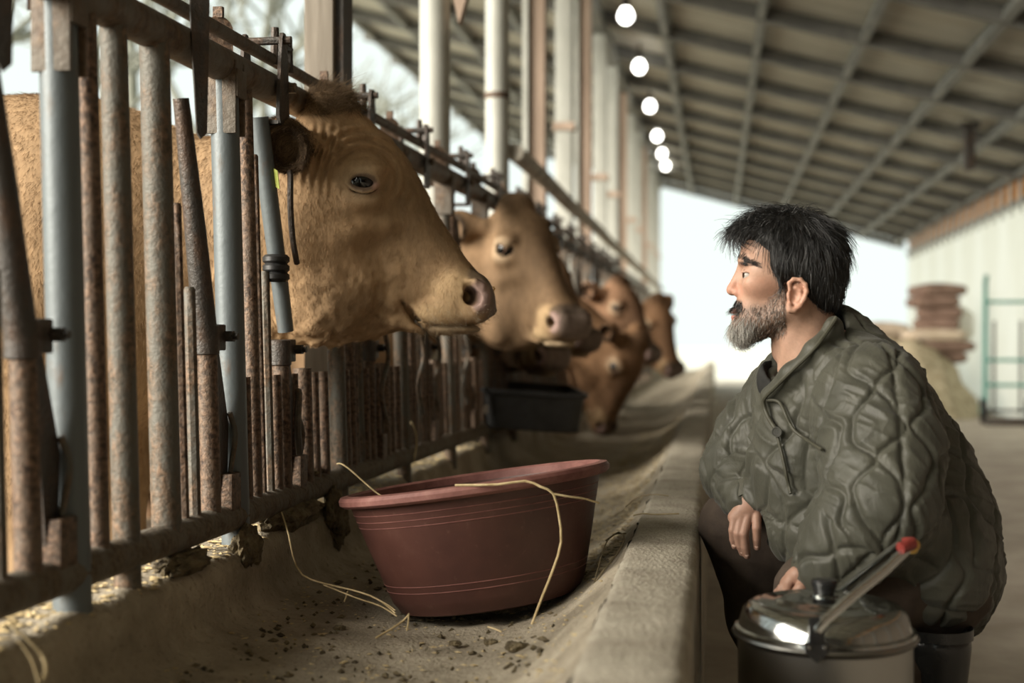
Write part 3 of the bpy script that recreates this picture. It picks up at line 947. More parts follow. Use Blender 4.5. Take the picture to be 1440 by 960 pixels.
def cow_base(px, py, ca):
    dx, dy = px - 400, py - 330
    s = dx * .883 + dy * .469; t = dx * .469 - dy * .883
    T = np.interp(s, *CT); B = np.interp(s, *CB)
    m = (T + B) / 2; h = np.maximum((T - B) / 2, 1.5)
    tau = (t - m) / h
    f = np.clip(tau * 0.5 + 0.5, 0, 1); f = f * f * (3 - 2 * f)
    w = np.interp(s, *CWB) * (1 - f) + np.interp(s, *CWT) * f
    n = 2.3
    q = (np.abs(tau) ** n + (ca / w) ** n) ** (1 / n)
    d = (q - 1) * np.minimum(h, w) * 0.9
    d = np.maximum(d, s - 314); d = np.maximum(d, -60 - s)
    return d

def seg2(px, py, pts):
    d = np.full(px.shape, 1e3, np.float32)
    for a, b in zip(pts[:-1], pts[1:]):
        ex, ey = b[0] - a[0], b[1] - a[1]
        t = np.clip(((px - a[0]) * ex + (py - a[1]) * ey) / (ex * ex + ey * ey), 0, 1)
        d = np.minimum(d, np.hypot(px - a[0] - t * ex, py - a[1] - t * ey))
    return d

EYE = (510.5, 256.0, 62.0); EYE_R = 22.0
def ring_pts(up):
    out = []
    for a in np.linspace(0, math.pi, 9):
        x = 19.5 * math.cos(a); y = (-12.0 if up else 11.5) * math.sin(a)
        x2 = x * 0.99 + y * -0.10 * 1.0; y2 = y + x * 0.10
        z = math.sqrt(max(EYE_R ** 2 - x2 * x2 - y2 * y2, 1)) + 0.6
        out.append((EYE[0] + x2, EYE[1] + y2, EYE[2] + z))
    return out

def win(x, a, b, s): return np.clip((x - a) / s, 0, 1) * np.clip((b - x) / s, 0, 1)

def cow_detail(px, py, c, d, fine):
    ca = np.abs(c)
    p = (px, py, ca)
    base = d
    # masseter, facial crest, brow, poll
    d = smin(d, sd_ell(p, (452, 392, 42), (74, 76, 24)), 22)
    d = smin(d, sd_cap(p, (540, 322, 46), (470, 330, 60), 10, 12), 22)
    d = smin(d, sd_ell(p, (508, 236, 62), (34, 15, 19)), 16)
    d = smin(d, sd_ell(p, (505, 282, 62), (30, 14, 14)), 16)
    d = smin(d, sd_ell(p, (462, 148, 0), (34, 24, 42)), 22)
    d = smax(d, -sd_ell(p, (452, 232, 98), (22, 40, 22)), 20)          # hollow behind the eye
    d = smax(d, -sd_ell(p, (560, 345, 74), (46, 24, 22)), 26)          # hollow under the crest
    # eye socket and lids
    d = smax(d, -sd_ell(p, (EYE[0], EYE[1], EYE[2] + 10), (22, 15, 22)), 5)
    for up in (True, False):
        pts = ring_pts(up)
        for a, b in zip(pts[:-1], pts[1:]):
            d = smin(d, sd_cap(p, a, b, 3.6 if up else 2.6, 3.6 if up else 2.6), 5)
    pts = [(q[0], q[1] - 6 - 3 * math.sin(math.pi * i / 8), q[2] - 3.5) for i, q in enumerate(ring_pts(True))]
    for a, b in zip(pts[:-1], pts[1:]): d = smin(d, sd_cap(p, a, b, 2.8, 2.8), 4)
    # muzzle pad, nostril with rim
    d = smin(d, sd_ell(p, (640, 408, 38), (26, 24, 17)), 14)
    d = smin(d, sd_ell(p, (668, 418, 30), (26, 34, 24)), 10)
    d = smin(d, sd_ell(p, (618, 438, 34), (34, 18, 15)), 12)
    rim = [(658, 397, 52), (668, 396, 53), (678, 403, 50), (683, 415, 46), (680, 428, 46), (670, 436, 49)]
    for a, b in zip(rim[:-1], rim[1:]): d = smin(d, sd_cap(p, a, b, 4.2, 4.2), 4)
    d = smax(d, -sd_cap(p, (655, 394, 60), (666, 418, 50), 5.5, 11.5), 3)
    d = smax(d, -sd_cap(p, (665, 418, 56), (648, 416, 26), 11, 6), 3)
    # mouth
    mouth = [(700, 450), (672, 457), (640, 459), (606, 457), (590, 449), (574, 430)]
    g = seg2(px, py, mouth) - 1.6
    d = smax(d, -np.maximum(g, -(base + 12)), 3)
    d = smin(d, sd_ell(p, (632, 463, 0), (44, 8.5, 32)), 4)
    d = smin(d, sd_cap(p, (556, 452, 26), (592, 461, 24), 9, 6), 8)
    d = smax(d, -np.maximum(seg2(px, py, [(604, 470), (584, 452), (566, 424)]) - 2.0, -(base + 9)), 6)
    # ears: cupped, opening towards the viewer, drooping back
    R = rotA(-24)
    ear = sd_ell(p, (401, 204, 112), (33, 40, 44), R)
    ear = smin(ear, sd_cap(p, (436, 205, 70), (412, 203, 94), 20, 26), 14)
    d = smin(d, ear, 12)
    d = smax(d, -sd_ell(p, (405, 209, 154), (27, 33, 44), R), 4)
    # skin folds
    if fine:
        e = np.hypot((px - 512) / 1.12, py - 250)
        msk = win(e, 26, 86, 14) * np.clip((262 - py + (px - 512) * 0.5) / 16, 0, 1) * np.clip((ca - 25) / 20, 0, 1)
        d = d + 1.7 * np.sin(e * 2 * math.pi / 12.5) * msk
        u = px + 0.22 * (py - 200) + 4 * np.sin(py / 17)
        msk = win(u, 424, 486, 12) * win(py, 165, 285, 40) * np.clip((ca - 30) / 20, 0, 1)
        d = d + 2.3 * np.sin(u * 2 * math.pi / 12.5 + 1.5 * np.sin(py / 23)) * msk
        q = np.stack([px, py, ca], -1)
        msk = np.clip((py - 345) / 60, 0, 1) * np.clip((600 - px) / 40, 0, 1)
        d = d + 2.0 * vnoise(q, 0.045, 3) * (0.35 + msk) + 0.9 * vnoise(q, 0.12, 5) * (0.3 + msk)
    return d

def cow_head_sdf(x, y, z, H, fine):
    """x, y, z camera aligned coordinates -> signed distance in metres. H = (ref, yaw, pitch, roll)"""
    ref, yaw, pit, rol = H
    if yaw is None:                         # nearest cow: drawn straight in the view it is seen in
        return 720 + x / y * F_PX, 480 - z / y * F_PX, (ref[1] - y) * HS
    dx, dy, dz = x - ref[0], y - ref[1], z - ref[2]
    cy, sy = math.cos(yaw), math.sin(yaw)
    ax = dx * cy - dy * sy                  # forward of the head
    cz = -(dx * sy + dy * cy)               # towards the head's near side
    cp, sp = math.cos(pit), math.sin(pit)
    a = ax * cp - dz * sp
    bb = ax * sp + dz * cp
    cr, sr = math.cos(rol), math.sin(rol)
    b2 = bb * cr - cz * sr; c2 = bb * sr + cz * cr
    px = 400 + a * HS; py = 330 - b2 * HS; c = c2 * HS
    return px, py, c

def head_to_cam(px, py, c, H):
    ref, yaw, pit, rol = H
    if yaw is None:
        y = ref[1] - c / HS
        return np.array(((px - 720) / F_PX * y, y, (480 - py) / F_PX * y))
    a = (px - 400) / HS; b2 = (330 - py) / HS; c2 = c / HS
    cr, sr = math.cos(rol), math.sin(rol)
    bb = b2 * cr + c2 * sr; cz = -b2 * sr + c2 * cr
    cp, sp = math.cos(pit), math.sin(pit)
    ax = a * cp + bb * sp; dz = -a * sp + bb * cp
    cy, sy = math.cos(yaw), math.sin(yaw)
    return np.array((ax * cy - cz * sy + ref[0], -ax * sy - cz * cy + ref[1], dz + ref[2]))

M['cow'] = mat_vcol('cow_hide', 0.75, 55, 0.22, 0.3, 0.003, spec=0.15, stretch=(1, 1, 0.5))
M['fur'] = mat_hair('cow_fur', 0.6, 0.15)
m_eye, nt, b = new_mat('cow_eye')
b.inputs['Base Color'].default_value = (0.006, 0.005, 0.004, 1)
b.inputs['Roughness'].default_value = 0.06
M['cow_eye'] = m_eye
M['horn'] = mat_simple('horn', (0.20, 0.155, 0.11), (0.34, 0.27, 0.20), 30, 0.6, 0.2)

def make_cow(ref, yaw, pit, rol, neck_in, tint, label, fine=False, withers=0.515, step=0.011, slim=0.80):
    """ref: neck end of the head (camera aligned), neck_in: point where the neck passes the fence"""
    H = (np.array(ref), yaw, pit, rol)
    n0 = np.array(neck_in)
    bd = np.array((-CY, SY, 0.0))                     # body points away from the fence
    lat = np.array((SY, CY, 0.0))
    hpts = [head_to_cam(a, b_, c, H) for a in (330, 720) for b_ in (120, 500) for c in (-165, 165)]
    hl, hh = np.min(hpts, 0), np.max(hpts, 0)
    end = n0 + bd * 2.15
    lo = np.minimum(np.minimum(n0, end) - 0.45, hl - 0.02); hi = np.maximum(np.maximum(n0, end) + 0.45, hh + 0.02)
    lo[2] = -0.83; hi[2] = max(withers + 0.1, hh[2] + 0.02)
    st = 0.0032 if fine else step
    cs = 0.024
    gx = axis_grid((lo[0], hl[0] - 0.1, cs), (hl[0] - 0.1, hh[0], st), (hh[0], hi[0] + 0.02, cs))
    gy = axis_grid((lo[1], hl[1], cs), (hl[1], hh[1], st), (hh[1], hi[1], cs))
    gz = axis_grid((lo[2], hl[2] - 0.02, cs), (hl[2] - 0.02, hh[2], st), (hh[2], hi[2] + 0.03, cs))
    F = Field(gx, gy, gz)
    # body
    s0 = n0 + bd * 0.30; zc = withers - 0.365
    def at(d, side, z): q = n0 + bd * d + lat * side; return np.array((q[0], q[1], z))
    F.cap(at(0.50, 0, zc), at(1.70, 0, zc + 0.01), 0.355, 0.35, 0.1, slim)
    F.cap(at(0.42, 0, zc + 0.13), at(1.8, 0, zc + 0.17), 0.215, 0.20, 0.12)
    F.cap(at(0.38, 0, zc + 0.05), at(0.36, 0, zc - 0.10), 0.24, 0.24, 0.1)
    # neck
    F.cap(at(0.45, 0, zc + 0.08), n0 + np.array((0, 0, 0.02)), 0.24, 0.185, 0.08, 0.8)
    hb = head_to_cam(412, 318, 0, H); hb2 = head_to_cam(430, 250, 0, H)
    F.cap(n0 + np.array((0, 0, 0.02)), hb, 0.18, 0.165, 0.05, 0.78)
    # legs with joints
    for d, hind in ((0.42, False), (1.72, True)):
        for s in (-0.17, 0.17):
            if hind:
                P_ = [at(d, s, zc - 0.02), at(d - 0.14, s * 1.1, -0.28), at(d + 0.10, s, -0.45), at(d + 0.04, s, -0.70), at(d - 0.03, s, -0.80)]
                F.chain(P_, [0.20, 0.11, 0.062, 0.045, 0.062], 0.04)
            else:
                P_ = [at(d, s, zc - 0.1), at(d + 0.02, s, -0.32), at(d - 0.01, s, -0.50), at(d, s, -0.70), at(d - 0.03, s, -0.80)]
                F.chain(P_, [0.15, 0.085, 0.06, 0.043, 0.06], 0.04)
    F.chain([at(1.98, 0, zc + 0.27), at(2.06, 0, zc + 0.2), at(2.07, 0, -0.3)], [0.05, 0.035, 0.02], 0.03)
    # head
    sl, p = F.block(hl, hh)
    x, y, z = np.broadcast_arrays(*p)
    px, py, c = cow_head_sdf(x, y, z, H, fine)
    base = cow_base(px, py, np.abs(c))
    sel = ((base < 34) & (base > -40)) | ((np.abs(c) > 40) & (px < 495) & (py < 275))
    dd = base.copy()
    dd[sel] = cow_detail(px[sel], py[sel], c[sel], base[sel], fine)
    # keep the detail of the face: only blend the neck in behind it
    F.v[sl] = smin(F.v[sl], (dd / HS).astype(np.float32), 0.022)
    P, Fc = F.mesh()
    P = relax(P, Fc, 1 if fine else 1, 0.4)
    N = vnormals(P, Fc)
    # colours of the hide
    qx, qy, qc = cow_head_sdf(P[:, 0], P[:, 1], P[:, 2], H, fine)
    qa = np.abs(qc)
    col = np.empty((len(P), 3)); col[:] = tint
    var = vnoise(P, 5.0, 2)[:, None] * 0.10 + vnoise(P, 17.0, 4)[:, None] * 0.08
    col *= 1 + var
    def paint(m, c_):
        m = np.clip(m, 0, 1)[:, None]; np.copyto(col, col * (1 - m) + np.array(c_) * m)
    near = (qx > 330) & (qa < 175)
    def blob(cx, cy_, cc, rx, ry, rc, soft=0.35):
        e = np.sqrt(((qx - cx) / rx) ** 2 + ((qy - cy_) / ry) ** 2 + ((qa - cc) / rc) ** 2)
        return np.clip((1 - e) / soft + 0.5, 0, 1) * near
    t = np.array(tint)
    paint(blob(470, 440, 60, 80, 45, 40, 0.9) * 0.35, t * 0.55)
    paint(blob(600, 300, 0, 90, 110, 50, 0.8) * 0.7, t * 0.55)          # darker bridge of the nose
    paint(blob(462, 140, 0, 44, 28, 60, 0.6) * 0.75, t * 0.42)           # poll
    paint(blob(508, 256, 82, 34, 26, 30, 0.6) * 0.6, (0.58, 0.44, 0.29))  # pale ring round the eye
    paint(blob(511, 256, 84, 21, 13, 16, 0.2) * 0.9, (0.16, 0.11, 0.08))
    paint(blob(532, 264, 76, 9, 8, 16, 0.5) * 0.8, (0.42, 0.25, 0.19))
    paint(blob(640, 405, 50, 40, 26, 30, 0.7) * 0.6, (0.48, 0.34, 0.19))
    paint(blob(612, 445, 40, 40, 16, 40, 0.7) * 0.6, (0.50, 0.36, 0.20))
    paint(blob(690, 415, 10, 26, 44, 42, 0.4) * 0.9, (0.20, 0.155, 0.13))  # muzzle
    paint(blob(672, 390, 20, 20, 16, 40, 0.4) * 0.8, (0.075, 0.055, 0.04))
    paint(blob(676, 416, 52, 16, 24, 14, 0.4) * 0.95, (0.36, 0.25, 0.22))
    paint(blob(660, 415, 44, 11, 15, 12, 0.3) * 0.9, (0.05, 0.03, 0.025))
    paint(blob(636, 463, 0, 48, 10, 50, 0.5) * 0.7, (0.40, 0.31, 0.20))
    paint(np.clip((402 - qx) / 40, 0, 1) * 0.9, t * 0.72)                 # brown body, darkened to offset the sun falling on it
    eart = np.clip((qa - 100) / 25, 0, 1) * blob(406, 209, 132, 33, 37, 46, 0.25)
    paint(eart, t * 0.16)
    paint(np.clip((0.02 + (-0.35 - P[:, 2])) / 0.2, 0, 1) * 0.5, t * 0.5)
    basec = np.array((n0[0] + bd[0] * 1.0, n0[1] + bd[1] * 1.0, -0.8))
    root_w = cam2world(basec)
    root = empty('cow', root_w, (0, 0, YAW))
    tag(root, label, 'cow', 'cows feeding through the fence')
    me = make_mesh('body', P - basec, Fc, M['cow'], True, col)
    body = link('body', me, root)
    for s in (1, -1):
        e = head_to_cam(EYE[0], EYE[1], s * EYE[2], H) - basec
        pr = [(0.0, -1.0)] + [(math.cos(a), math.sin(a)) for a in np.linspace(-1.35, 1.35, 13)] + [(0.0, 1.0)]
        MB().lathe([(r * EYE_R / HS * 0.985, zz * EYE_R / HS * 0.985) for r, zz in pr], 24).build('eye', M['cow_eye'], root, e)
    return dict(root=root, P=P, Fc=Fc, N=N, col=col, base=basec, H=H, q=(qx, qy, qc), near=near)

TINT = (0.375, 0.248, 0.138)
HR = C(400, 330, 2.68)
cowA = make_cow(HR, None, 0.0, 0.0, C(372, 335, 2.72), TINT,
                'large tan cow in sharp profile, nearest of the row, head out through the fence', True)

# --- fur of the nearest cow
def cow_fur(cw):
    P, Fc, N, col, H = cw['P'], cw['Fc'], cw['N'], cw['col'], cw['H']
    root, basec = cw['root'], cw['base']
    fc = P[Fc].mean(1); qx, qy, qc = (a[Fc].mean(1) for a in cw['q'])
    qa = np.abs(qc)
    inhead = (qx > 395) & cw['near'][Fc[:, 0]]
    nose = (qx > 645) | ((np.hypot((qx - 511) / 22, (qy - 256) / 14) < 1) & (qa > 60))
    fcn = N[Fc[:, 0]]
    facing = fcn[:, 1] < 0.35
    w = np.where(inhead, 1.0, 0.30) * np.where(nose, 0.06, 1.0) * np.where(facing, 1.0, 0.15) * (fc[:, 2] > -0.35)
    pos, nn, fi = scatter(P, Fc, N, 120000, w)
    hx, hy, hc = cow_head_sdf(pos[:, 0], pos[:, 1], pos[:, 2], H, True)
    # combing direction in head drawing space: away from the brow, down the cheek, down the nose
    dvx = np.where(hx > 540, -0.35, -0.35) + 0.25 * vnoise(pos, 9, 8)
    dvz = np.where(hy < 235, 0.4 + 0.0 * hy, -0.9) + 0.35 * vnoise(pos, 9, 9)
    D = np.stack([dvx, -0.1 + 0 * dvx, dvz], 1)
    body = hx < 395
    D[body] = np.stack([-0.3 + 0.3 * vnoise(pos[body], 4, 3), 0 * hx[body], -0.9 + 0.1 * vnoise(pos[body], 5, 6)], 1)
    L = np.where(body, 0.016, 0.0095)
    L = np.where((hy < 180) & ~body, 0.013, L)
    c_ = col[Fc[fi, 0]] * (0.75 + 0.6 * RNG.random((len(pos), 1)))
    path = grow(pos, nn, D, L, np.where(body, 0.35, 0.28)[:, None], 4, 0.55, jitter=0.16)
    strands('fur', path - basec, np.where(body, 0.00035, 0.00024), M['fur'], root, c_, 0.3)
    # longer dark tuft on the poll, ear fringe, whiskers
    w = (((np.hypot((qx - 462) / 46, (qy - 138) / 26) < 1) & (qa < 55)) * 1.0)
    pos, nn, fi = scatter(P, Fc, N, 3600, w)
    D = np.stack([0.5 + 0 * pos[:, 0], -0.3 + 0 * pos[:, 0], 0.1 + 1.2 * vnoise(pos, 45, 2)], 1)
    c_ = np.array(TINT) * 0.36 * (0.6 + 0.9 * RNG.random((len(pos), 1)))
    strands('poll_tuft', grow(pos, nn, D, 0.017 * (0.5 + RNG.random(len(pos))), 0.55, 5, 0.7, jitter=0.6) - basec, 0.00042, M['fur'], root, c_)
    w = (np.clip((qa - 80) / 20, 0, 1) * (np.hypot((qx - 402) / 48, (qy - 206) / 52) < 1.05))
    pos, nn, fi = scatter(P, Fc, N, 14000, w)
    D = np.stack([-0.5 + 0 * pos[:, 0], -0.6 + 0 * pos[:, 0], -0.5 + 0.6 * vnoise(pos, 30, 2)], 1)
    c_ = np.where(RNG.random((len(pos), 1)) < 0.85, np.array((0.085, 0.057, 0.037)), np.array((0.24, 0.16, 0.095))) * (0.6 + 0.8 * RNG.random((len(pos), 1)))
    strands('ear_fringe', grow(pos, nn, D, 0.011, 0.5, 5, 0.6, jitter=0.4) - basec, 0.00028, M['fur'], root, c_)
    w = ((qx > 590) & (qx < 700) & (qy > 425) & (qa < 60)) * 1.0
    pos, nn, fi = scatter(P, Fc, N, 420, w)
    D = np.stack([0.5 + 0 * pos[:, 0], 0 * pos[:, 0], -0.6 + 0 * pos[:, 0]], 1)
    strands('whiskers', grow(pos, nn, D, 0.013, 1.0, 4, 0.4, jitter=0.5) - basec, 0.00016, M['fur'], root, np.tile((0.55, 0.48, 0.36), (len(pos), 1)))
    # lashes
    pts = np.array([head_to_cam(*q, H) for q in ring_pts(True)])
    t = np.linspace(0, 1, 34)
    lash = []
    for s in t:
        i = min(int(s * 8), 7); q = pts[i] + (pts[i + 1] - pts[i]) * (s * 8 - i)
        dv = np.array((0.35 * (0.5 - s), -0.7, -0.35 + 0.1 * random.random()))
        lash.append([q + dv * 0.012 * k / 3 + np.array((0, 0, -0.002 * (k / 3) ** 2)) for k in range(4)])
    strands('lashes', np.array(lash) - basec, 0.00022, M['fur'], root, np.tile((0.05, 0.035, 0.025), (len(lash), 1)))
cow_fur(cowA)
# small horn bud on the poll, ear tag
rb = cowA['base']
def hp(px, py, c): return Vector(head_to_cam(px, py, c, cowA['H']) - rb)
M['tag'] = mat_simple('ear_tag', (0.22, 0.27, 0.05), (0.40, 0.44, 0.10), 60, 0.5, 0.1)
tg = MB()
a, b_, c_, d_ = hp(377, 232, 138), hp(390, 240, 146), hp(393, 266, 140), hp(376, 256, 132)
nrm = (b_ - a).cross(d_ - a).normalized() * 0.0015
tg.add([a, b_, c_, d_, a + nrm, b_ + nrm, c_ + nrm, d_ + nrm], [(3, 2, 1, 0), (4, 5, 6, 7), (0, 1, 5, 4), (1, 2, 6, 5), (2, 3, 7, 6), (3, 0, 4, 7)])
tg.build('ear_tag', M['tag'], cowA['root'], smooth=False)['label'] = 'yellow-green plastic ear tag'
crumb = MB()
for i in range(9):
    q = hp(690 + random.uniform(-3, 4), 409 + random.uniform(-5, 5), 20 + random.uniform(-7, 7))
    q += Vector((0.004, 0, 0.001))
    crumb.box(q, (0.003, 0.002, 0.004), (random.random() * 3, random.random() * 3, 0))
crumb.build('feed_crumbs', mat_simple('yellow_crumb', (0.55, 0.33, 0.07), (0.7, 0.45, 0.12), 50, 0.8, 0), cowA['root'])

# --- the others
def cow_at(px, py, d, yaw, pit, rol, tint, label, neck_py, withers=0.515, step=0.011):
    ref = C(px, py, d)
    # neck passes the fence at the gap nearest to the head
    w = cam2world(ref)
    xw = fx(w[1]) - 0.03
    q = np.array((xw, w[1] + 0.0, 0.8 + (480 - neck_py) / F_PX * d))
    cxy = np.array((q[0] * CY + q[1] * SY, -q[0] * SY + q[1] * CY, q[2] - CAM_H))
    return make_cow(ref, math.radians(yaw), math.radians(pit), math.radians(rol), cxy, tint, label, False, withers, step, 0.72)
R_ = math.radians
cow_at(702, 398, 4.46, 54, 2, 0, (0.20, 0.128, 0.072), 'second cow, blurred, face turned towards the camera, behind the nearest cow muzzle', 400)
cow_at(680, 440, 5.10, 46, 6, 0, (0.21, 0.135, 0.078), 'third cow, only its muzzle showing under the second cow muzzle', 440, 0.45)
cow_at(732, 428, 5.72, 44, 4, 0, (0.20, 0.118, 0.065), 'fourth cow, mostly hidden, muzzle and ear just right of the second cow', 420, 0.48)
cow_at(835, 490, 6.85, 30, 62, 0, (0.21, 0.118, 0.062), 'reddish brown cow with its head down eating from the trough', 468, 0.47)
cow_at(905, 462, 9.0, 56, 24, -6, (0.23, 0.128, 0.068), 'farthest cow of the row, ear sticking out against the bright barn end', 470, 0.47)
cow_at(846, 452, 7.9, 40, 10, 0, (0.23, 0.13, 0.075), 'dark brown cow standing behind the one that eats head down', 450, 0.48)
# ================================================================== BASIN, TUB, POT, STRAW
m_b, nt, b = new_mat('maroon_plastic')
n1 = noise(nt, 9, 6, 0.65); n2 = noise(nt, 70, 4, 0.6)
cc = ramp(nt, n1, [(0.3, (0.056, 0.021, 0.016)), (0.6, (0.080, 0.031, 0.023)), (0.85, (0.125, 0.064, 0.047))])
nt.links.new(mixc(nt, ramp(nt, n2, [(0.62, (0, 0, 0)), (0.8, (0.5, 0.5, 0.5))]), cc, (0.17, 0.10, 0.075)), b.inputs['Base Color'])
b.inputs['Roughness'].default_value = 0.48
bump(nt, b, n2, 0.12, 0.003)
M['maroon'] = m_b
m_b2, nt, b = new_mat('scuffed_rim')
n1 = noise(nt, 16, 6, 0.7)
nt.links.new(ramp(nt, n1, [(0.35, (0.14, 0.05, 0.042)), (0.6, (0.24, 0.105, 0.088)), (0.8, (0.32, 0.18, 0.15))]), b.inputs['Base Color'])
b.inputs['Roughness'].default_value = 0.6
M['maroon_rim'] = m_b2

bc = cam2world(C(690, 842, 2.36))
tiltM = Matrix.Translation(Vector(bc)) @ Matrix.Rotation(YAW, 4, 'Z') @ Matrix.Rotation(math.radians(-8.0), 4, 'Y') @ Matrix.Rotation(math.radians(-3.4), 4, 'X')
basin = empty('feed_basin'); basin.matrix_world = tiltM
tag(basin, 'round maroon plastic basin tilted in the concrete feed channel', 'basin')
H_ = 0.215; R0, R1 = 0.170, 0.235
prof = [(0, 0.0), (R0 - 0.012, 0.0), (R0 - 0.003, 0.003), (R0, 0.010)]
def rad(z): return R0 + (R1 - R0) * (z / H_) ** 0.92
for z in np.linspace(0.02, H_, 24):
    prof.append((rad(z), z))
inner = [(rad(z) - 0.005, z) for z in np.linspace(H_, 0.008, 14)] + [(0, 0.008)]
MB().lathe(prof + inner, 96).build('wall', M['maroon'], basin)
rim = [(R1 - 0.004, H_ - 0.012), (R1 + 0.010, H_ - 0.011), (R1 + 0.016, H_ - 0.006), (R1 + 0.017, H_ + 0.002), (R1 + 0.013, H_ + 0.008), (R1, H_ + 0.010), (R1 - 0.006, H_ + 0.006), (R1 - 0.007, H_ - 0.008)]
MB().lathe(rim, 96).build('rim', M['maroon_rim'], basin)
for z in (0.045, 0.057, 0.165, 0.176, 0.188):
    r = rad(z)
    MB().lathe([(r - 0.001, z - 0.0016), (r + 0.0012, z), (r - 0.001, z + 0.0016)], 96).build('raised_line', M['maroon_rim'], basin)

tb = empty('feed_tub', W(738, 597, 4.75), (math.radians(2), math.radians(4), YAW + 0.10))
tag(tb, 'shallow black rubber tub lying across the ledge below the second cow', 'tub')
def rrect(w, d, r, z, n=6):
    out = []
    for cx, cy_, a0 in ((w - r, d - r, 0), (-w + r, d - r, 90), (-w + r, -d + r, 180), (w - r, -d + r, 270)):
        for i in range(n + 1):
            a = math.radians(a0 + 90 * i / n); out.append((cx + r * math.cos(a), cy_ + r * math.sin(a), z))
    return out
rings = [rrect(0.165, 0.22, 0.05, 0), rrect(0.172, 0.226, 0.05, 0.004), rrect(0.185, 0.245, 0.05, 0.125), rrect(0.196, 0.256, 0.055, 0.128), rrect(0.196, 0.256, 0.055, 0.143), rrect(0.183, 0.243, 0.05, 0.143), rrect(0.168, 0.222, 0.05, 0.01), rrect(0.05, 0.05, 0.04, 0.008)]
n = len(rings[0]); V = [p for r in rings for p in r]
Fq = [(j * n + i, j * n + (i + 1) % n, (j + 1) * n + (i + 1) % n, (j + 1) * n + i) for j in range(len(rings) - 1) for i in range(n)]
Fq += [tuple(range(n - 1, -1, -1)), tuple((len(rings) - 1) * n + i for i in range(n))]
MB().add(V, Fq).build('shell', M['rubber'], tb)
MB().box((-0.17, -0.247, 0.07), (0.012, 0.008, 0.03), None, 0.002).build('sticker', mat_simple('pale_sticker', (0.6, 0.6, 0.57), (0.7, 0.7, 0.66), 20, 0.6, 0), tb)

# --- steel pot
m_s, nt, b = new_mat('polished_steel')
b.inputs['Base Color'].default_value = (0.40, 0.41, 0.40, 1); b.inputs['Metallic'].default_value = 1.0
b.inputs['Roughness'].default_value = 0.16
n1 = noise(nt, 3, 4, 0.6)
r_ = ramp(nt, n1, [(0.3, (0.10,) * 3), (0.75, (0.24,) * 3)]); nt.links.new(r_, b.inputs['Roughness'])
M['steel'] = m_s
m_s2, nt, b = new_mat('brushed_steel')
b.inputs['Base Color'].default_value = (0.30, 0.295, 0.28, 1); b.inputs['Metallic'].default_value = 1.0
b.inputs['Roughness'].default_value = 0.30
bump(nt, b, noise(nt, 60, 3, 0.6, (6, 6, 0.3)), 0.04, 0.002)
M['steel2'] = m_s2
M['bakelite'] = mat_simple('black_knob', (0.010, 0.010, 0.010), (0.016, 0.016, 0.016), 10, 0.25, 0)
m_s3, nt, b = new_mat('bright_steel')
b.inputs['Base Color'].default_value = (0.58, 0.60, 0.59, 1); b.inputs['Metallic'].default_value = 1.0
b.inputs['Roughness'].default_value = 0.2
M['steel3'] = m_s3
PD = 1.80
pc = cam2world(C(1159, 884, PD)); pc[2] = 0.0
pot = empty('cooking_pot', pc, (0, 0, YAW))
tag(pot, 'tall stainless steel pot with lid and raised bail handle in front of the man', 'pot')
RP = 0.120; HP = CAM_H + (480 - 884) / F_PX * PD
MB().lathe([(0, 0.0), (RP - 0.012, 0.0), (RP - 0.003, 0.005), (RP, 0.014), (RP, HP - 0.014), (RP + 0.006, HP - 0.010), (RP + 0.008, HP - 0.006), (RP + 0.006, HP - 0.003), (RP - 0.003, HP - 0.003), (RP - 0.003, 0.01), (0, 0.006)], 72).build('body', M['steel2'], pot)
lid = MB().lathe([(RP + 0.005, HP - 0.002), (RP + 0.004, HP + 0.003), (RP - 0.001, HP + 0.005), (RP - 0.003, HP + 0.012), (RP - 0.007, HP + 0.026), (RP - 0.016, HP + 0.035), (RP - 0.032, HP + 0.039), (RP - 0.05, HP + 0.0385), (RP - 0.054, HP + 0.041), (RP - 0.07, HP + 0.0445), (0.03, HP + 0.047), (0, HP + 0.0475)], 72).build('lid', M['steel'], pot)
MB().lathe([(0.0, HP + 0.046), (0.020, HP + 0.047), (0.021, HP + 0.050), (0.014, HP + 0.052)], 28).build('knob_washer', M['steel'], lid)
MB().lathe([(0.0, HP + 0.049), (0.0145, HP + 0.050), (0.0150, HP + 0.056), (0.017, HP + 0.060), (0.0185, HP + 0.066), (0.0165, HP + 0.0695), (0.009, HP + 0.071), (0, HP + 0.0712)], 28).build('knob', M['bakelite'], lid)
def pl(px, py, d):
    q = C(px, py, d); o_ = C(1159, 884, PD)
    return Vector((q[0] - o_[0], q[1] - o_[1], q[2] - (0.0 - CAM_H)))
def strip(pts, w, th):
    mb = MB(); v = []
    n = len(pts)
    for i, p in enumerate(pts):
        t = (Vector(pts[min(i + 1, n - 1)]) - Vector(pts[max(i - 1, 0)])).normalized()
        nn = Vector((0, -1, 0)); nn = (nn - t * nn.dot(t)).normalized(); s_ = t.cross(nn).normalized()
        for a, bq in ((-1, -1), (-.7, -1.3), (.7, -1.3), (1, -1), (1, 1), (.7, 1.3), (-.7, 1.3), (-1, 1)):
            v.append(Vector(p) + s_ * a * w / 2 + nn * bq * th / 2)
    f = [(i * 8 + k, i * 8 + (k + 1) % 8, (i + 1) * 8 + (k + 1) % 8, (i + 1) * 8 + k) for i in range(n - 1) for k in range(8)]
    f += [tuple(range(7, -1, -1)), tuple((n - 1) * 8 + k for k in range(8))]
    return mb.add(v, f)
d0, d1 = PD - RP - 0.010, PD + RP + 0.012
bail = strip([pl(1149, 886, d0), pl(1160, 872, d0), pl(1200, 837, d0 + 0.03), pl(1245, 801, d0 + 0.07), pl(1276, 771, d0 + 0.10)], 0.0115, 0.006).build('bail_handle', M['steel3'], pot)
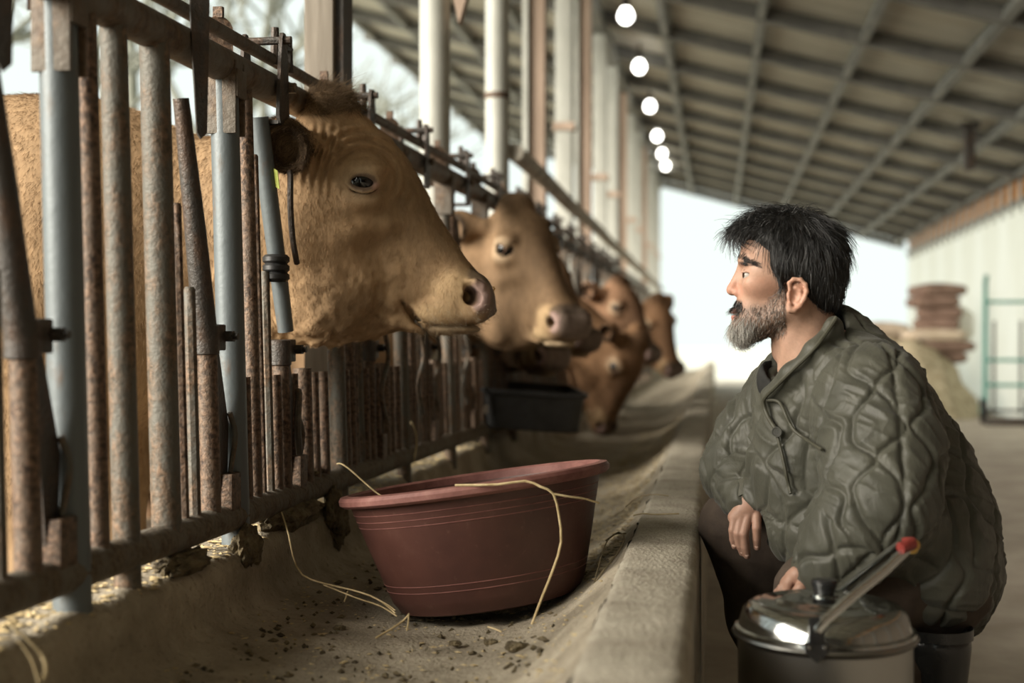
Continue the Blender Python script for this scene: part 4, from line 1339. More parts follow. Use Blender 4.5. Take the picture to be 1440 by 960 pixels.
strip([pl(1158, 860, d1), pl(1174, 838, d1), pl(1212, 806, d1 - 0.04), pl(1250, 776, d1 - 0.09), pl(1266, 764, d1 - 0.125)], 0.0095, 0.005).build('rear_arm', M['steel3'], bail)
M['red_tape'] = mat_simple('red_tape', (0.16, 0.022, 0.018), (0.24, 0.04, 0.03), 40, 0.5, 0.1)
M['yellow_tape'] = mat_simple('yellow_tape', (0.55, 0.30, 0.05), (0.68, 0.40, 0.09), 40, 0.5, 0.1)
dm = (d0 + 0.10 + d1 - 0.125) / 2
MB().tube([pl(1266, 771, dm - 0.028), pl(1282, 765, dm - 0.02), pl(1283, 763, dm + 0.02), pl(1270, 764, dm + 0.026)], 0.0085, 10).build('grip', M['red_tape'], bail)
MB().tube([pl(1282, 771, dm - 0.016), pl(1286, 765, dm - 0.008)], 0.0085, 10).build('grip_band', M['yellow_tape'], bail)
MB().prism([(-0.015, -0.004), (0.015, -0.004), (0.015, -0.018), (0.0, -0.030), (-0.015, -0.018)], pl(1148, 899, PD - RP - 0.004), (1, 0, 0), (0, 0, 1), 0.006).build('bracket', M['bakelite'], pot)
MB().box(pl(1148, 887, d0 + 0.006), (0.020, 0.010, 0.036), None, 0.003).build('hinge_lug', M['bakelite'], pot)
for s in (-0.010, 0.010, 0.0):
    q = pl(1148, 910 if s else 886, PD - RP - 0.008 if s else d0 - 0.004)
    MB().tube([q + Vector((s, 0.004, 0)), q + Vector((s, -0.002, 0)), q + Vector((s, -0.004, 0))], [0.003, 0.003, 0.0015], 10).build('rivet', M['steel'], pot)

# --- straw
M['straw'] = mat_simple('straw', (0.40, 0.30, 0.15), (0.62, 0.50, 0.29), 40, 0.7, 0.1)
M['straw_dark'] = mat_simple('dark_straw', (0.10, 0.08, 0.045), (0.20, 0.155, 0.09), 40, 0.8, 0.1)
def straw(pts, r, label, mat='straw', extra=()):
    P3 = [cam2world(C(*p)) for p in pts]
    o0 = Vector(P3[0])
    mb = MB().tube([Vector(p) - o0 for p in smooth_curve(P3, 20)], r, 6)
    for e in extra:
        mb.tube([Vector(p) - o0 for p in smooth_curve([cam2world(C(*p)) for p in e], 12)], r * 0.8, 6)
    o = mb.build('straw', M[mat], None, o0)
    tag(o, label, 'straw', 'loose straw in the trough')
straw([(640, 682, 2.13), (700, 681, 2.115), (738, 676, 2.115), (760, 684, 2.11), (778, 694, 2.11), (786, 725, 2.12), (789, 762, 2.13), (778, 800, 2.14), (762, 840, 2.15), (748, 877, 2.16)], 0.0022,
      'long pale straw hanging over the basin rim down its front', extra=[[(778, 694, 2.11), (800, 698, 2.115), (822, 701, 2.13), (842, 707, 2.15)]])
straw([(474, 652, 2.50), (480, 652, 2.48), (492, 660, 2.44), (510, 676, 2.40), (530, 693, 2.36), (545, 702, 2.33)], 0.0017, 'thin straw arching from the lower rail to the basin rim')
straw([(396, 720, 2.45), (406, 752, 2.42), (412, 782, 2.37), (425, 808, 2.30), (455, 820, 2.28), (490, 828, 2.27), (520, 837, 2.26), (540, 848, 2.25), (556, 862, 2.23)], 0.0017, 'long straw trailing from the ledge across the trough to the basin foot',
      extra=[[(455, 822, 2.27), (500, 840, 2.25), (535, 852, 2.24), (558, 866, 2.22)], [(520, 837, 2.26), (545, 850, 2.24), (556, 858, 2.23)]])
straw([(528, 897, 2.13), (550, 884, 2.14), (565, 874, 2.15), (575, 864, 2.15)], 0.0018, 'short bent straw standing at the left foot of the basin', extra=[[(575, 862, 2.15), (574, 875, 2.145), (572, 887, 2.14)]])
straw([(484, 846, 2.28), (487, 838, 2.28), (490, 829, 2.275)], 0.0016, 'tiny upright straw stub left of the basin')
straw([(14, 878, 1.55), (40, 900, 1.50), (60, 925, 1.46), (64, 945, 1.44), (60, 956, 1.43)], 0.0019, 'blurred pale straw hanging over the ledge in the near left corner')
straw([(30, 905, 1.48), (45, 930, 1.45), (55, 962, 1.43)], 0.0015, 'second blurred straw in the near left corner, below the hanging one')
straw([(555, 636, 3.5), (558, 610, 3.5), (566, 590, 3.5), (580, 596, 3.48), (586, 620, 3.46), (582, 648, 3.44)], 0.0022, 'bent straw caught in the lower rail beyond the basin')
straw([(790, 872, 2.16), (805, 850, 2.17), (830, 828, 2.2), (850, 800, 2.22), (868, 778, 2.26), (878, 758, 2.3), (870, 748, 2.34), (852, 760, 2.36)], 0.0016, 'dark stalk curling up beside the right side of the basin', 'straw_dark',
      extra=[[(835, 822, 2.2), (842, 795, 2.24), (850, 768, 2.28), (862, 752, 2.32), (880, 750, 2.34)]])
straw([(686, 881, 2.11), (696, 884, 2.10), (705, 888, 2.09)], 0.0014, 'tiny straw lying in front of the basin')
straw([(880, 712, 2.72), (895, 700, 2.70), (918, 695, 2.68), (940, 697, 2.66)], 0.0015, 'thin stalk lying over the kerb edge right of the basin', 'straw_dark')
straw([(892, 724, 2.60), (905, 722, 2.585), (920, 723, 2.57), (955, 722, 2.56)], 0.0014, 'pale straw lying on top of the concrete kerb')

# crumbs of feed, chaff and dung in the trough: nobody could count these
def trough_z(x):
    pr = np.array(prof_t); return np.interp(x, pr[:, 0], pr[:, 1])
prof_t = [p for p in dense if p[0] > -0.985]
rs = np.random.default_rng(3)
def crumbs(name, n, xr, yr, size, mat, label, cat, flat=0.5, ledge=False):
    mb = MB()
    for i in range(n):
        x = rs.uniform(*xr); y = yr[0] + (yr[1] - yr[0]) * rs.random() ** 1.6
        s = size * (0.5 + rs.random() * 0.9)
        z = trough_z(x) + s * 0.15
        a = rs.random() * 6.28; L = s * (1 + 1.4 * rs.random())
        ca_, sa_ = math.cos(a) * L / 2, math.sin(a) * L / 2
        h = s * flat
        v = [(x - ca_, y - sa_, z), (x + sa_ * .6, y - ca_ * .6, z), (x + ca_, y + sa_, z), (x - sa_ * .6, y + ca_ * .6, z), (x, y, z + h), (x, y, z - h)]
        mb.add(v, [(0, 1, 4), (1, 2, 4), (2, 3, 4), (3, 0, 4), (1, 0, 5), (2, 1, 5), (3, 2, 5), (0, 3, 5)])
    o = mb.build(name, mat, smooth=False)
    tag(o, label, cat, kind='stuff')
crumbs('feed_pellets', 800, (-0.76, -0.24), (1.25, 3.2), 0.0075, M['muck'], 'dark feed pellets scattered over the trough floor', 'feed')
crumbs('chaff', 2600, (-0.78, -0.18), (1.2, 6.0), 0.006, M['straw'], 'pale chaff and grain bits scattered over the trough floor', 'chaff', 0.2)
crumbs('ledge_chaff', 1500, (-0.95, -0.825), (1.0, 4.5), 0.010, M['straw'], 'dry chaff lying on the ledge under the fence', 'chaff', 0.2)
crumbs('feed_litter', 2500, (-0.40, -0.18), (2.3, 7.0), 0.011, M['hay'], 'hay litter gathered along the kerb behind the basin', 'hay', 0.25)
for i, (px_, py_, d_, s_) in enumerate([(727, 943, 1.98, 0.014), (640, 905, 2.1, 0.008), (690, 912, 2.08, 0.009), (477, 888, 2.2, 0.008)]):
    w_ = W(px_, py_, d_); w_.z = float(trough_z(w_.x)) + s_ * 0.4
    clump(w_, (s_ * 1.3, s_, s_ * 0.6), 20 + i, ['large dark dropping at the bottom edge of the trough', 'small dark dropping just below the basin', 'small dark dropping right of the basin foot', 'small dark dropping left of the basin foot'][i])
# ================================================================== PERSON
DH = 2.25
MS = F_PX / DH                       # drawing units per metre at the head
MB0 = C(1200, 480, 2.25); MB0[2] = -0.80        # base point on the floor
man = empty('person', cam2world(MB0), (0, 0, YAW))
tag(man, 'crouching person with black hair and grey beard in an olive quilted jacket', 'person')

def man_head_sdf(px, py, c):
    ca = np.abs(c); p = (px, py, ca)
    d = sd_ell(p, (1118, 362, 0), (68, 62, 57))                       # skull
    d = smin(d, sd_ell(p, (1078, 350, 0), (34, 36, 46)), 22)          # forehead
    d = smin(d, sd_ell(p, (1080, 405, 0), (42, 50, 42)), 24)          # face
    d = smin(d, sd_ell(p, (1062, 446, 0), (30, 32, 31)), 20)          # mouth barrel
    d = smin(d, sd_cap(p, (1048, 464, 8), (1106, 437, 42), 15, 15), 16)  # jaw
    d = smin(d, sd_ell(p, (1046, 464, 0), (15, 14, 18)), 12)          # chin
    d = smin(d, sd_ell(p, (1047, 366, 16), (9, 6.5, 17)), 9)          # brow
    d = smin(d, sd_ell(p, (1066, 398, 34), (20, 15, 13)), 14)         # cheekbone
    d = smax(d, -sd_ell(p, (1040, 384, 26), (14, 10, 14)), 9)         # eye hollow
    # nose
    d = smin(d, sd_cap(p, (1043, 377, 0), (1031, 404, 0), 5.5, 7.5), 7)
    d = smin(d, sd_ell(p, (1030, 408, 0), (8.5, 7.5, 8)), 4)
    d = smin(d, sd_ell(p, (1038, 411, 9), (7.5, 6.5, 5.5)), 4)
    d = smax(d, -sd_ell(p, (1034.5, 418, 5), (4.5, 2.6, 2.8)), 2)
    # lips
    d = smin(d, sd_ell(p, (1035, 438, 0), (7.5, 5.0, 19)), 5)
    d = smin(d, sd_ell(p, (1036, 446, 0), (7.5, 4.6, 17)), 5)
    d = smax(d, -np.maximum(np.abs(py - 442 - 0.10 * (px - 1030)) - 0.9, np.hypot(px - 1030, ca) - 22), 2)
    # eyeball and lids
    d = smin(d, sd_ell(p, (1053, 386.5, 25), (11.6, 10.5, 11.6)), 4)
    d = smin(d, sd_cap(p, (1046, 379.5, 20), (1056, 380.5, 35), 2.4, 2.6), 3)
    d = smin(d, sd_cap(p, (1046, 395, 22), (1058, 397, 33), 2.0, 2.2), 5)
    d = smax(d, -sd_ell(p, (1046, 386.8, 30), (11.5, 3.3, 13), rotA(-8)), 1.2)
    d = smax(d, -sd_ell(p, (1053, 386.5, 25), (9.3, 9.3, 9.3)), 0.6)
    # ear
    R = rotA(12)
    e = sd_ell(p, (1121, 414, 54), (13.5, 21, 6), R)
    d = smin(d, e, 4)
    hel = [(1111, 408), (1110, 398), (1116, 392.5), (1126, 393), (1133, 400), (1134.5, 410), (1131, 421), (1125, 430), (1117, 436), (1111, 435), (1110, 428)]
    for i, (a, b_) in enumerate(zip(hel[:-1], hel[1:])):
        r = 3.0 if i < 7 else 4.0
        d = smin(d, sd_cap(p, (a[0], a[1], 59 + 2.5 * (a[0] - 1110) / 24), (b_[0], b_[1], 59 + 2.5 * (b_[0] - 1110) / 24), r, r), 2.5)
    ant = [(1119, 404), (1126, 408), (1126, 418), (1119, 426)]
    for a, b_ in zip(ant[:-1], ant[1:]): d = smin(d, sd_cap(p, (a[0], a[1], 59), (b_[0], b_[1], 59), 2.4, 2.4), 2.5)
    d = smin(d, sd_cap(p, (1109, 413, 57), (1110, 420, 58), 3, 3), 3)
    d = smax(d, -sd_ell(p, (1117, 416, 62), (5.5, 9, 6.5), R), 2.5)
    d = smax(d, -sd_cap(p, (1121, 399, 64), (1130, 408, 65), 2.2, 2.2), 2)
    # neck
    d = smin(d, sd_cap(p, (1122, 432, 0), (1152, 520, 0), 44, 50), 16)
    d = smin(d, sd_cap(p, (1124, 438, 40), (1102, 520, 8), 9, 8), 14)
    d = smin(d, sd_ell(p, (1094, 492, 0), (9, 14, 9)), 12)
    return d

def finger(F, pts, r):
    F.chain(pts, [q * 0.84 for q in r], 0.0015)

gx = axis_grid((0.28, 0.345, 0.01), (0.345, 0.60, 0.0021), (0.60, 0.86, 0.012))
gy = axis_grid((1.95, 2.02, 0.008), (2.02, 2.44, 0.0026), (2.44, 2.62, 0.010))
gz = axis_grid((-0.80, -0.46, 0.012), (-0.46, -0.255, 0.0022), (-0.255, -0.06, 0.008), (-0.06, 0.235, 0.0021), (0.235, 0.27, 0.01))
F = Field(gx, gy, gz)
# torso, arms, legs: the body under the clothes
nb = C(1152, 520, 2.25)
SHL, SHR = C(1225, 560, 2.13), C(1108, 568, 2.42)
ELL, WRL = C(1236, 705, 2.04), C(1160, 797, 2.065)
ELR, WRR = C(1040, 662, 2.43), C(1062, 694, 2.32)
HPL, HPR = C(1308, 800, 2.20), C(1282, 800, 2.42)
KNL, KNR = C(1150, 838, 2.12), C(1036, 738, 2.44)
ANL, ANR = C(1310, 1040, 2.16), C(1125, 1010, 2.42)
F.chain([C(1165, 520, 2.26), C(1195, 590, 2.27), C(1275, 740, 2.29), C(1305, 785, 2.30)], [0.075, 0.11, 0.12, 0.11], 0.05)
F.cap(SHL, SHR, 0.05, 0.05, 0.05)
F.chain([SHL, ELL, WRL], [0.05, 0.042, 0.028], 0.02)
F.chain([SHR, ELR, WRR], [0.05, 0.042, 0.028], 0.02)
F.chain([HPL, KNL, ANL], [0.08, 0.05, 0.04], 0.02)
F.chain([HPR, KNR, ANR], [0.08, 0.05, 0.04], 0.02)
# right hand hanging over the knee (palm, four fingers, thumb)
dR = 2.29
def hR(px, py, dd=0.0): return C(px, py, dR + dd)
F.cap(WRR, hR(1062, 700), 0.027, 0.025, 0.015, 0.8)
for kx, ky in ((1033, 727), (1043, 727), (1053, 724), (1064, 718)):
    F.cap(hR(1061, 698), hR(kx, ky), 0.017, 0.0125, 0.012)
fr = [0.0098, 0.0094, 0.0090, 0.0078]
finger(F, [hR(1033, 727, -.004), hR(1030, 745, -.008), hR(1031, 758, .000), hR(1033, 768, .006)], [0.0092, 0.0086, 0.0080, 0.0068])
finger(F, [hR(1042, 728, -.008), hR(1038, 750, -.014), hR(1041, 766, -.004), hR(1044, 777, .004)], fr)
finger(F, [hR(1052, 725, -.010), hR(1046, 750, -.018), hR(1048, 768, -.010), hR(1050.5, 781, -.002)], [0.0102, 0.0098, 0.0092, 0.008])
finger(F, [hR(1064, 718, -.010), hR(1064, 742, -.020), hR(1064, 757, -.014), hR(1064.5, 769, -.006)], [0.0102, 0.0097, 0.0090, 0.0078])
finger(F, [hR(1070, 702, -.004), hR(1080, 718, -.016), hR(1085, 734, -.018), hR(1090, 748, -.014)], [0.014, 0.0115, 0.0098, 0.0082])
# left hand hanging in front of the other knee
dL = 2.075
def hL(px, py, dd=0.0): return C(px, py, dL + dd)
F.cap(WRL, hL(1142, 806), 0.026, 0.024, 0.015, 0.8)
kn = [((1122, 806), -.030), ((1114, 813), -.022), ((1108, 820), -.008), ((1106, 827), .006)]
for (kx, ky), dd in kn: F.cap(hL(1142, 804, dd * .6), hL(kx, ky, dd), 0.017, 0.0125, 0.012)
for j, ((kx, ky), dd) in enumerate(kn):
    L = (0.94, 1.04, 1.0, 0.82)[j]
    finger(F, [hL(kx, ky, dd), hL(kx - 14 * L, ky + 14 * L, dd + .002), hL(kx - 17 * L, ky + 30 * L, dd + .004), hL(kx - 15 * L, ky + 42 * L, dd + .008)], fr)
finger(F, [hL(1138, 814, -.034), hL(1126, 826, -.044), hL(1116, 838, -.044), hL(1110, 846, -.04)], [0.013, 0.0115, 0.010, 0.0085])
# nails
nails = [(hR(1033, 766, -.001)), (hR(1050.5, 779, -.0085)), (hR(1064.5, 767, -.0125)), (hR(1044, 775, -.003))]
# head
ok = C(1000, 260, DH); 
sl, p = F.block((0.345, 2.02, -0.06), (0.62, 2.48, 0.235))
x, y, z = np.broadcast_arrays(*p)
px, py, c = 720 + x / y * F_PX, 480 - z / y * F_PX, (DH - y) * MS
hd = man_head_sdf(px, py, c) / MS
F.v[sl] = smin(F.v[sl], hd.astype(np.float32), 0.012)
P, Fc = F.mesh()
P = relax(P, Fc, 2, 0.45)
N = vnormals(P, Fc)
qx, qy, qc = 720 + P[:, 0] / P[:, 1] * F_PX, 480 - P[:, 2] / P[:, 1] * F_PX, (DH - P[:, 1]) * MS
qa = np.abs(qc)
SKIN = np.array((0.41, 0.25, 0.178))
col = np.tile(SKIN, (len(P), 1)) * (1 + 0.06 * vnoise(P, 40, 3)[:, None] + 0.05 * vnoise(P, 120, 4)[:, None])
ish = (qy < 530) & (qx < 1260)
def pnt(m, c_):
    m = np.clip(m, 0, 1)[:, None]; np.copyto(col, col * (1 - m) + np.array(c_) * m)
def bl(cx, cy_, rx, ry, soft=0.5): return np.clip((1 - np.hypot((qx - cx) / rx, (qy - cy_) / ry)) / soft + 0.4, 0, 1) * ish
pnt(bl(1032, 408, 14, 12) * 0.45, (0.50, 0.22, 0.15))
pnt(bl(1068, 405, 26, 16) * 0.3, (0.52, 0.25, 0.17))
pnt(bl(1122, 415, 18, 26) * 0.4, (0.52, 0.25, 0.17))
pnt(bl(1032, 442, 8, 8) * (qa < 20) * 0.8, (0.42, 0.17, 0.14))
eye = np.hypot(np.hypot(qx - 1050.5, qy - 386.5), qa - 25)
# stubble shade under the beard
beard_m = np.clip((qy - (424 + np.clip((1062 - qx) / 3, 0, 8) - np.clip((qx - 1075) * 1.1, 0, 44))) / 8, 0, 1) * (qx < 1106) * (qy < 492) * ish
beard_m = beard_m * np.clip((495 - qy) / 10, 0, 1) * (1 - np.clip((qy - 462 - (1106 - qx) * 0.5) / 10, 0, 1))
mous = bl(1034, 428, 13, 7, 0.4) * (qa < 24)
lipz = (np.hypot((qx - 1030) / 9, (qy - 443) / 6.5) < 1) & (qa < 16)
pnt(beard_m * 0.55 * ~lipz, (0.10, 0.075, 0.06))
pnt(mous * 0.7, (0.03, 0.024, 0.02))
hand = (qy > 690) & (P[:, 2] > -0.47)
pnt(hand * 0.6, (0.30, 0.17, 0.125))
M['skin'] = mat_vcol('skin', 0.5, 220, 0.10, 0.25, 0.0012, sss=0.12, spec=0.35)
body = link('body', make_mesh('body', P - MB0, Fc, M['skin'], True, col), man)
mP, mF, mN = P, Fc, N
M['nail'] = mat_simple('finger_nail', (0.55, 0.36, 0.28), (0.62, 0.43, 0.34), 50, 0.3, 0)
for q in nails:
    MB().lathe([(0, 0.0018), (0.0030, 0.0015), (0.0045, 0.0), (0.003, -0.001), (0, -0.0012)], 12, Matrix.Translation(Vector(q - MB0)) @ Matrix.Rotation(math.radians(75), 4, 'X')).build('finger_nail', M['nail'], man)

def eyeball(px_, py_, c_, gaze):
    pr = [(0.0, -1.0)] + [(math.cos(a), math.sin(a)) for a in np.linspace(-1.4, 1.4, 23)] + [(0.0, 1.0)]
    v, f = lathe([(r, zz) for r, zz in pr], 32)
    v = np.array(v); g = np.array(gaze) / np.linalg.norm(gaze)
    an = np.degrees(np.arccos(np.clip(v @ g, -1, 1)))
    cl = np.tile((0.42, 0.385, 0.35), (len(v), 1)); cl[an < 31] = (0.035, 0.018, 0.010); cl[an < 14] = (0.004, 0.003, 0.003)
    me = make_mesh('eye', v * 9.1 / MS, f, M['man_eye'], True, cl)
    link('eye', me, man, Vector(C(px_, py_, DH - c_ / MS) - MB0))
M['man_eye'] = mat_vcol('eye_white', 0.08, 60, 0.02, 0)
for s in (1, -1): eyeball(1053, 386.5, s * 25, (-0.95, -0.16 if s > 0 else 0.0, 0.02))

# --- hair: a dark mass with strands over it
gxh = axis_grid((0.35, 0.62, 0.0032)); gyh = axis_grid((2.11, 2.39, 0.0034)); gzh = axis_grid((-0.02, 0.26, 0.0032))
Fh = Field(gxh, gyh, gzh)
x, y, z = np.broadcast_arrays(Fh.ax[0][:, None, None], Fh.ax[1][None, :, None], Fh.ax[2][None, None, :])
px, py, c = 720 + x / y * F_PX, 480 - z / y * F_PX, (DH - y) * MS
ca = np.abs(c); p = (px, py, ca)
d = sd_ell(p, (1124, 360, 0), (66, 62, 64))
d = smin(d, sd_ell(p, (1092, 338, 28), (32, 26, 30)), 10)
d = smin(d, sd_ell(p, (1150, 385, 0), (38, 44, 56)), 20)
d = smin(d, sd_ell(p, (1158, 412, 0), (24, 32, 44)), 18)
d = smin(d, sd_ell(p, (1066, 322, 0), (36, 15, 48), rotA(-14)), 14)
d = smin(d, sd_ell(p, (1100, 312, 0), (44, 16, 40)), 12)
# clear the face and ears
d = smax(d, -sd_ell(p, (1030, 401, 0), (57, 65, 90)), 5)
d = smax(d, -sd_ell(p, (1112, 428, 62), (26, 36, 20)), 6)
d = smin(d, sd_cap(p, (1090, 358, 51), (1099, 404, 52), 6, 3), 6)
d = d + 1.8 * vnoise(np.stack([px * 0.5, py * 1.0, c], -1), 0.06, 2)
Fh.v[:] = d / MS
hP, hF = Fh.mesh(); hP = relax(hP, hF, 1); hN = vnormals(hP, hF)
M['hair_mass'] = mat_simple('black_hair', (0.006, 0.0055, 0.005), (0.014, 0.013, 0.012), 60, 0.55, 0.5, stretch=(1, 1, 0.3))
M['hair'] = mat_hair('hair_strands', 0.38, 0.5)
hair = link('hair', make_mesh('hair', hP - MB0, hF, M['hair_mass']), man)
pos, nn, fi = scatter(hP, hF, hN, 5200)
hx, hy, hc = 720 + pos[:, 0] / pos[:, 1] * F_PX, 480 - pos[:, 2] / pos[:, 1] * F_PX, (DH - pos[:, 1]) * MS
# combed from the crown: forward over the brow, down the sides and back
crown = np.array((1135, 300))
fx_ = np.clip((1125 - hx) / 60, -1, 1)
top = np.clip((340 - hy) / 40, 0, 1)
D = np.stack([-0.9 * fx_ * top + (-0.15) * (1 - top) * np.sign(1130 - hx) * 0.6, -0.3 * np.sign(hc) * (top), -0.25 * top - 0.95 * (1 - top)], 1)
D += 0.35 * np.stack([vnoise(pos, 38, 3), vnoise(pos, 38, 4), vnoise(pos, 38, 5)], 1)
L = np.where(hy < 345, 0.040, 0.024)
path = grow(pos, nn, D, L, (0.40 + 0.25 * top)[:, None], 7, 0.95, jitter=0.14)
# curl
tt = np.linspace(0, 1, 7)[None, :, None]
ph = RNG.random((len(pos), 1, 1)) * 6.28
path = path + 0.0025 * np.sin(tt * 5 + ph) * tt * np.stack([nn[:, 2], nn[:, 0], nn[:, 1]], 1)[:, None, :]
cc = np.where(RNG.random((len(pos), 1)) < 0.06, 0.11, 0.010) * np.ones((1, 3)) * (0.5 + RNG.random((len(pos), 1)))
strands('hair_strands', path - MB0, 0.00042, M['hair'], hair, cc, 0.25)
# loose fringe and crown wisps
def wisps(n, x0, x1, y0, y1, dxy, L, curl, seed):
    r = np.random.default_rng(seed)
    out = np.empty((n, 8, 3))
    for i in range(n):
        s = r.random(); q = C(x0 + (x1 - x0) * s + r.normal(0, 3), y0 + (y1 - y0) * s + r.normal(0, 2), DH - r.normal(0, 26) / MS)
        a = math.atan2(dxy[1], dxy[0]) + r.normal(0, 0.28); l = L * (0.6 + 0.7 * r.random()); cu = curl * (0.5 + r.random())
        for k in range(8):
            out[i, k] = q
            q = q + np.array((math.cos(a), r.normal(0, 0.25), math.sin(a))) * l / 7
            a += cu / 7
    return out
ws = np.concatenate([wisps(520, 1050, 1092, 326, 305, (-1, 0.30), 0.050, 1.8, 1), wisps(120, 1075, 1125, 300, 300, (-0.7, 0.5), 0.045, 1.9, 2),
                     wisps(90, 1110, 1165, 300, 325, (0.8, 0.6), 0.036, -1.9, 3), wisps(70, 1160, 1188, 322, 365, (0.6, -0.3), 0.022, -1.2, 4), wisps(60, 1095, 1135, 299, 300, (0.5, 0.8), 0.03, -2.4, 5)])
strands('hair_wisps', ws - MB0, 0.00048, M['hair'], hair, np.full((len(ws), 3), 0.011), 0.3)

# --- beard, moustache, brows
fcx, fcy, fca = (a[Fc].mean(1) for a in (qx, qy, qa))
wb = (beard_m * (1 - lipz))[Fc].mean(1) * (fcy < 490) * (fcx < 1120)
pos, nn, fi = scatter(P, Fc, N, 7000, wb)
hx, hy, hc = 720 + pos[:, 0] / pos[:, 1] * F_PX, 480 - pos[:, 2] / pos[:, 1] * F_PX, (DH - pos[:, 1]) * MS
D = np.stack([-0.15 + 0.2 * vnoise(pos, 60, 2), -0.1 * np.sign(hc), -0.95 + 0.2 * vnoise(pos, 60, 3)], 1)
chin = np.clip((1072 - hx) / 22, 0, 1) * np.clip((hy - 442) / 10, 0, 1)
L = 0.0075 + 0.011 * chin
path = grow(pos, nn, D, L, 0.5, 5, 0.75, jitter=0.22)
wht = RNG.random(len(pos)) < 0.22 + 0.62 * chin
cc = np.where(wht[:, None], np.array((0.46, 0.44, 0.40)) * (0.6 + 0.6 * RNG.random((len(pos), 1))), np.array((0.04, 0.03, 0.022)) * (0.6 + RNG.random((len(pos), 1))))
strands('beard', path - MB0, 0.00027, M['hair'], man, cc, 0.4)
wm = mous[Fc].mean(1) * (fca < 26) * (fcx < 1052)
pos, nn, fi = scatter(P, Fc, N, 1500, wm)
D = np.stack([-0.25 + 0 * pos[:, 0], -0.5 * np.sign(DH - pos[:, 1]), -0.8 + 0 * pos[:, 0]], 1)
cc = np.where(RNG.random((len(pos), 1)) < 0.10, 0.35, 0.012) * np.ones((1, 3))
strands('moustache', grow(pos, nn, D, 0.010, 0.38, 5, 0.7, jitter=0.22) - MB0, 0.00022, M['hair'], man, cc, 0.4)
eb = np.clip(1.2 - np.hypot((fcx - 1051) / 15, (fcy - 366 - (fcx - 1043) * 0.30) / 4.4), 0, 1) * (fca > 8) * (fca < 44) * np.clip((fcx - 1036) / 8, 0.1, 1)
pos, nn, fi = scatter(P, Fc, N, 2200, eb)
D = np.stack([0.8 + 0 * pos[:, 0], 0.0 * pos[:, 0], 0.15 + 0.2 * vnoise(pos, 60, 3)], 1)
strands('eyebrow', grow(pos, nn, D, 0.008, 0.25, 4, 0.5, jitter=0.15) - MB0, 0.00026, M['hair'], man, np.full((len(pos), 3), 0.014), 0.4)

# --- quilted jacket
gx = axis_grid((0.30, 0.91, 0.0034)); gy = axis_grid((1.86, 2.55, 0.0036)); gz = axis_grid((-0.53, 0.07, 0.0034))
J = Field(gx, gy, gz)
torso = [C(1172, 520, 2.27), C(1200, 590, 2.27), C(1245, 680, 2.28), C(1277, 755, 2.28), C(1290, 790, 2.28)]
J.chain(torso, [0.082, 0.122, 0.140, 0.138, 0.120], 0.06)
J.cap(C(1270, 760, 2.20), C(1300, 770, 2.38), 0.115, 0.10, 0.06)
J.cap(SHL, SHR, 0.072, 0.070, 0.06)
J.cap(C(1210, 560, 2.20), C(1120, 560, 2.36), 0.085, 0.075, 0.05)
J.chain([C(1130, 575, 2.29), C(1140, 650, 2.27), C(1160, 730, 2.26)], [0.075, 0.095, 0.105], 0.05)
J.cap(C(1186, 470, 2.27), C(1215, 540, 2.27), 0.040, 0.085, 0.05)
# raised neck band
loop = [C(1180, 444, 2.27), C(1170, 458, 2.19), C(1145, 492, 2.17), C(1112, 526, 2.195), C(1080, 556, 2.235)]
J.chain(loop, [0.008, 0.009, 0.010, 0.010, 0.012], 0.03)
J.chain([C(1181, 446, 2.27), C(1168, 458, 2.345), C(1128, 492, 2.375), C(1100, 516, 2.345), C(1084, 548, 2.29)], [0.008, 0.009, 0.010, 0.010, 0.010], 0.03)
# sleeves
J.chain([SHL + np.array((0, 0, -0.005)), C(1240, 630, 2.09), ELL], [0.086, 0.090, 0.084], 0.035)
J.chain([ELL, C(1196, 757, 2.045), C(1163, 796, 2.05)], [0.084, 0.070, 0.050], 0.03)
J.chain([SHR, C(1070, 615, 2.43), ELR], [0.078, 0.076, 0.066], 0.03)
J.chain([ELR, C(1052, 682, 2.37), C(1060, 700, 2.315)], [0.066, 0.056, 0.046], 0.02)
# skirt of the jacket over the hips
J.chain([C(1255, 740, 2.13), C(1300, 800, 2.15)], [0.085, 0.075], 0.05)
J.chain([C(1290, 790, 2.28), C(1312, 815, 2.28), C(1316, 832, 2.28)], [0.120, 0.092, 0.070], 0.05)
J.cap(C(1316, 800, 2.16), C(1322, 815, 2.40), 0.075, 0.075, 0.05)
# neck opening and cuffs
J.cut_cap(C(1122, 430, 2.25), C(1156, 505, 2.255), 0.064, 0.062, 0.012)
J.cut_cap(C(1112, 470, 2.255), C(1104, 525, 2.262), 0.045, 0.020, 0.015)
J.cut_cap(C(1061, 696, 2.32), C(1062, 745, 2.285), 0.033, 0.036, 0.008)
J.cut_cap(C(1160, 798, 2.05), C(1128, 828, 2.08), 0.034, 0.04, 0.008)
P, Fc = J.mesh()
P = relax(P, Fc, 2, 0.5)
N = vnormals(P, Fc)
